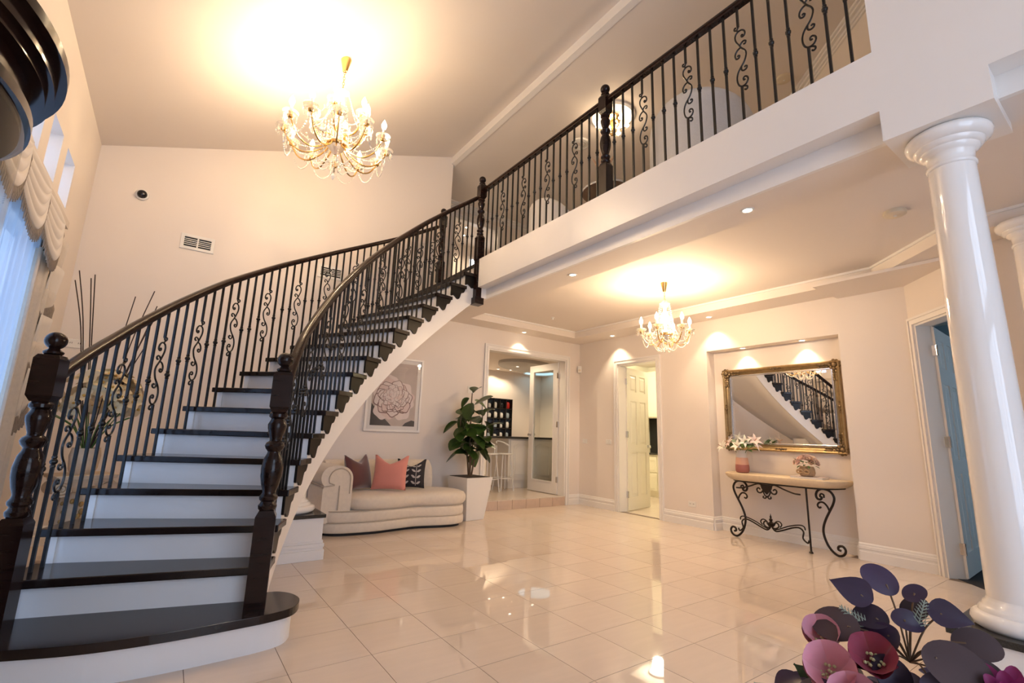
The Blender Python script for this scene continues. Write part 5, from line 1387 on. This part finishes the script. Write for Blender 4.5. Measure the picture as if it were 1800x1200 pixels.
for z in (1.2, 1.65): MB().prism([(.03, -.60)]+[(max(.03, x), y) for x, y in ell(.88, 30, -.03)]+[(.03, .60)], z, z+.008).build('glass_shelf', CABGLASS, cb_)
slab(2.085, 2.10, -.06, 'added_matte_plate', mat('matte_dark_added_plate', (.02, .013, .01), .8, spec=.1)); slab(2.10, 2.135, -.035, 'cornice_bead', bev=.008); slab(2.135, 2.22, -.055, 'cornice_frieze'); slab(2.22, 2.25, -.02, 'cornice_moulding', bev=.01); slab(2.25, 2.30, .0, 'cornice_moulding', bev=.016); slab(2.30, 2.335, .025, 'cornice_crown', bev=.012)  # matte plate added below the cornice to keep pale reflections off its underside
pd_ = MB().prism([(.012, -.36)]+[(max(.012, .36*cos(t)), .40*sin(t)) for t in [-pi/2+pi*i/30 for i in range(31)]]+[(.012, .36)], 2.335, 2.46).build('crest', BLACKW, cb_, 40, bev=.012)
MB().prism([(.012, -.36)]+[(max(.012, .41*cos(t)), .45*sin(t)) for t in [-pi/2+pi*i/30 for i in range(31)]]+[(.012, .36)], 2.46, 2.53).build('crest_moulding', BLACKW, cb_, 40, bev=.016)

# ================================================================== FOREGROUND BOUQUET
bx, by = 1.145, .3625
tbm = thing('round_side_table', 'round white side table in front of the camera under the dark bouquet', 'side table', (bx, by, 0))
MB().lathe([(.20, 0), (.20, .02), (.04, .04), (.03, .34), (.05, .36)], 24).build('pedestal', WHITE, tbm, 40); MB().lathe([(.27, .36), (.28, .37), (.28, .385), (.27, .39), (.001, .39)], 36).build('table_top', WHITE, tbm, 40)
fv = thing('dark_vase', 'dark vase holding the purple bouquet in the right foreground', 'vase', (bx, by, .39))
MB().lathe([(.05, 0), (.08, .02), (.095, .10), (.08, .19), (.055, .235), (.06, .25), (.05, .25), (.07, .15)], 28).build('body', BLACKPL, fv, 40)
fb = thing('purple_bouquet', 'bouquet of purple eucalyptus leaves, pink hellebores and a magenta dahlia in the foreground', 'flowers', (bx, by, .60))
EUC = mat('plum_eucalyptus_leaf', (.034, .019, .048), .42, var=(14, .35), rnd=.35); EUCG = mat('mauve_grey_leaf', (.078, .052, .054), .75, spec=.2, var=(14, .25), rnd=.3)
HELL = mat('pink_hellebore_petal', (.66, .29, .35), .45, var=(10, .45), rnd=.15, sub=.1); DAH = mat('magenta_dahlia_petal', (.19, .006, .075), .5, var=(14, .3)); DKPK = mat('dark_rose_petal', (.26, .045, .075), .45, var=(12, .4), sub=.1)
SAGE = mat('sage_leaf', (.30, .36, .31), .55, var=(16, .2), rnd=.15); DKG = mat('dark_green_leaf', (.02, .05, .014), .4, var=(14, .3)); DKST = mat('brown_stem', (.14, .085, .05), .7, var=(20, .2)); YEL = mat('pale_yellow_stamens', (.55, .55, .30), .6, var=(50, .2))
FVIEW = Vector((-bx, -by, 0)).normalized()          # toward the viewer side of the bunch
# leaves: placed in the bunch's own frame: r = right of the bunch seen from the hall centre, h = height, d = toward the hall entry
RGT = Vector((-FVIEW.y, FVIEW.x, 0))*1.0
if RGT.dot(Vector((.58, -.81, 0))) < 0: RGT = -RGT
def B(r, h, d=0): return RGT*r+FVIEW*d+Vector((0, 0, h))
def orient(p, along, normal, s=1.0):
    x = along.normalized(); z = (normal-x*normal.dot(x)).normalized(); y = z.cross(x)
    return Matrix.Translation(p) @ Matrix(((x.x, y.x, z.x, 0), (x.y, y.y, z.y, 0), (x.z, y.z, z.z, 0), (0, 0, 0, 1))) @ Matrix.Scale(s, 4)
EL = [leaf_mb(.064, .050, c, f, 14, 'p' if f < .15 and f > .1 else 'round').mesh('leaf', m_, 60) for c, f, m_ in ((.1, .14, EUC), (.3, .18, EUC), (.2, .09, EUCG), (.1, .08, EUC))]
C0_ = B(.018, .17)
leaves = [(-.045, .272, .01, -1.1, .45, 0, 1.12), (-.004, .292, -.02, -.75, .55, 3, 1.0), (.036, .289, .0, .9, .55, 3, .62), (.070, .265, .01, 1.0, -.12, 0, .98), (-.070, .216, .03, -1.0, -.02, 2, 1.25), (-.025, .238, .02, -1.0, .1, 1, .9), (.017, .245, .02, .9, -.05, 1, .75), (.053, .205, .06, .85, -.30, 2, 1.55), (.098, .222, .0, 1.0, .1, 2, 1.05), (.108, .190, .03, .9, -.45, 2, .95), (-.01, .215, .03, -.6, -.6, 1, 1.0), (.045, .160, .07, .8, -.4, 1, 1.45), (-.02, .17, .06, .6, -.5, 1, 1.1), (-.05, .20, .0, -.8, .3, 1, 1.0), (.085, .15, .05, .5, -.9, 1, 1.1), (.03, .25, -.03, .6, .7, 2, .8)]
for (r, h, d, ar_, ah, mi, s) in leaves:
    p = B(r, h, d); al = RGT*ar_+Vector((0, 0, ah)); nm = FVIEW+Vector((0, 0, .7))
    link('leaf', EL[mi], fb, mw=orient(p-al.normalized()*.02, al, nm, s))
    MB().tube(catmull([C0_, (C0_+p)/2+Vector((0, 0, .015)), p], 4), .0016, 5).build('twig', DKST, fb, 60)
for i in range(70):                                   # dark filler leaves inside the bunch
    a = i*2.4; rr_ = .13*sqrt((i+.5)/70)
    p = B(.03+1.5*rr_*cos(a), .035+.105*((i*7) % 11)/11, rr_*sin(a))
    link('leaf', EL[i % 2], fb, mw=orient(p, Vector((cos(a), sin(a), -.2)), Vector((cos(a)*.3, sin(a)*.3, 1)), 1.2))
HM = flower_mb(5, .055, .060, radians(38), -.30, 1, 'round'); HME = HM.mesh('hellebore', HELL, 60); HME2 = flower_mb(5, .050, .052, radians(42), -.2, 1, 'round').mesh('hellebore', DKPK, 60)
STM = MB()
for i in range(18):
    a = i*2.4; STM.sph((.006*sqrt(i/2)*cos(a)*.8, .006*sqrt(i/2)*sin(a)*.8, .012+.006*cos(i)), .0028, 5, 4)
STME = STM.mesh('stamens', YEL, 60)
for (r, h, d, me, s, tilt) in ((-.112, .172, .02, HME, .95, .6), (-.098, .132, .06, HME, 1.25, 1.0), (-.062, .098, .09, HME, 1.30, 1.0), (-.034, .165, .05, HME2, 1.2, .8)):
    p = B(r, h, d); nrm = (FVIEW*tilt+Vector((0, 0, .8))-RGT*.15)
    fo = link('hellebore', me, fb, mw=orient(p, RGT, nrm, s)); link('stamens', STME, fo)
    MB().tube(catmull([Vector((0, 0, 0)), p*.5, p], 4), .0025, 5).build('stem', GREEN, fb, 60)
DHM = flower_mb(9, .062, .030, radians(8), -.25, 5, 'round').mesh('dahlia', DAH, 60)
link('dahlia', DHM, fb, mw=orient(B(.140, .155, .05), RGT, FVIEW*.7+Vector((0, 0, .8)), .95))
SGM = leaf_mb(.085, .032, .12, .05, 8, 'lance').mesh('leaf', SAGE, 60); DGM = leaf_mb(.085, .055, .1, .1, 8, 'p').mesh('leaf', DKG, 60)
for (r, h, d, ar_, ah, me, s) in ((-.155, .055, .04, -1, .28, SGM, 1.0), (-.125, .045, .06, -.9, .75, SGM, .7), (-.10, .06, .08, -.5, .9, SGM, .7), (-.095, .085, .04, -.9, .62, DGM, .95), (-.13, .05, .05, -1, .1, SGM, .8)):
    link('leaf', me, fb, mw=orient(B(r, h, d), RGT*ar_+Vector((0, 0, ah)), FVIEW+Vector((0, 0, .8)), s))
def frond(p, al, nrm, L):
    m = MB(); M = orient(p, al, nrm)
    m.tube([M @ Vector((0, 0, 0)), M @ Vector((L, 0, 0))], .0012, 4)
    for k in range(8):
        t = L*(.2+.1*k)
        for s in (-1, 1):
            l_ = L*.32*(1-.09*k); e_ = Vector((t+l_*.6, s*l_*.75, 0)); m.tube([M @ Vector((t, 0, 0)), M @ e_], [.0014, .0005], 4)
            m.tube([M @ (Vector((t, 0, 0)).lerp(e_, .5)), M @ (Vector((t, 0, 0)).lerp(e_, .5)+Vector((l_*.3, s*l_*.05, 0)))], [.001, .0005], 4)
    m.build('dusty_frond', SAGE, fb)
for (r, h, d, ar_, ah) in ((-.012, .105, .10, .2, .9), (-.012, .10, .10, .9, .35), (-.016, .10, .10, -.8, .35), (.03, .07, .11, .4, .8), (.032, .225, .01, .3, 1), (-.03, .215, .02, -.8, .5), (-.12, .06, .07, .5, .5), (-.11, .05, .08, -.3, .7)):
    frond(B(r, h, d), RGT*ar_+Vector((0, 0, ah)), FVIEW, .06)
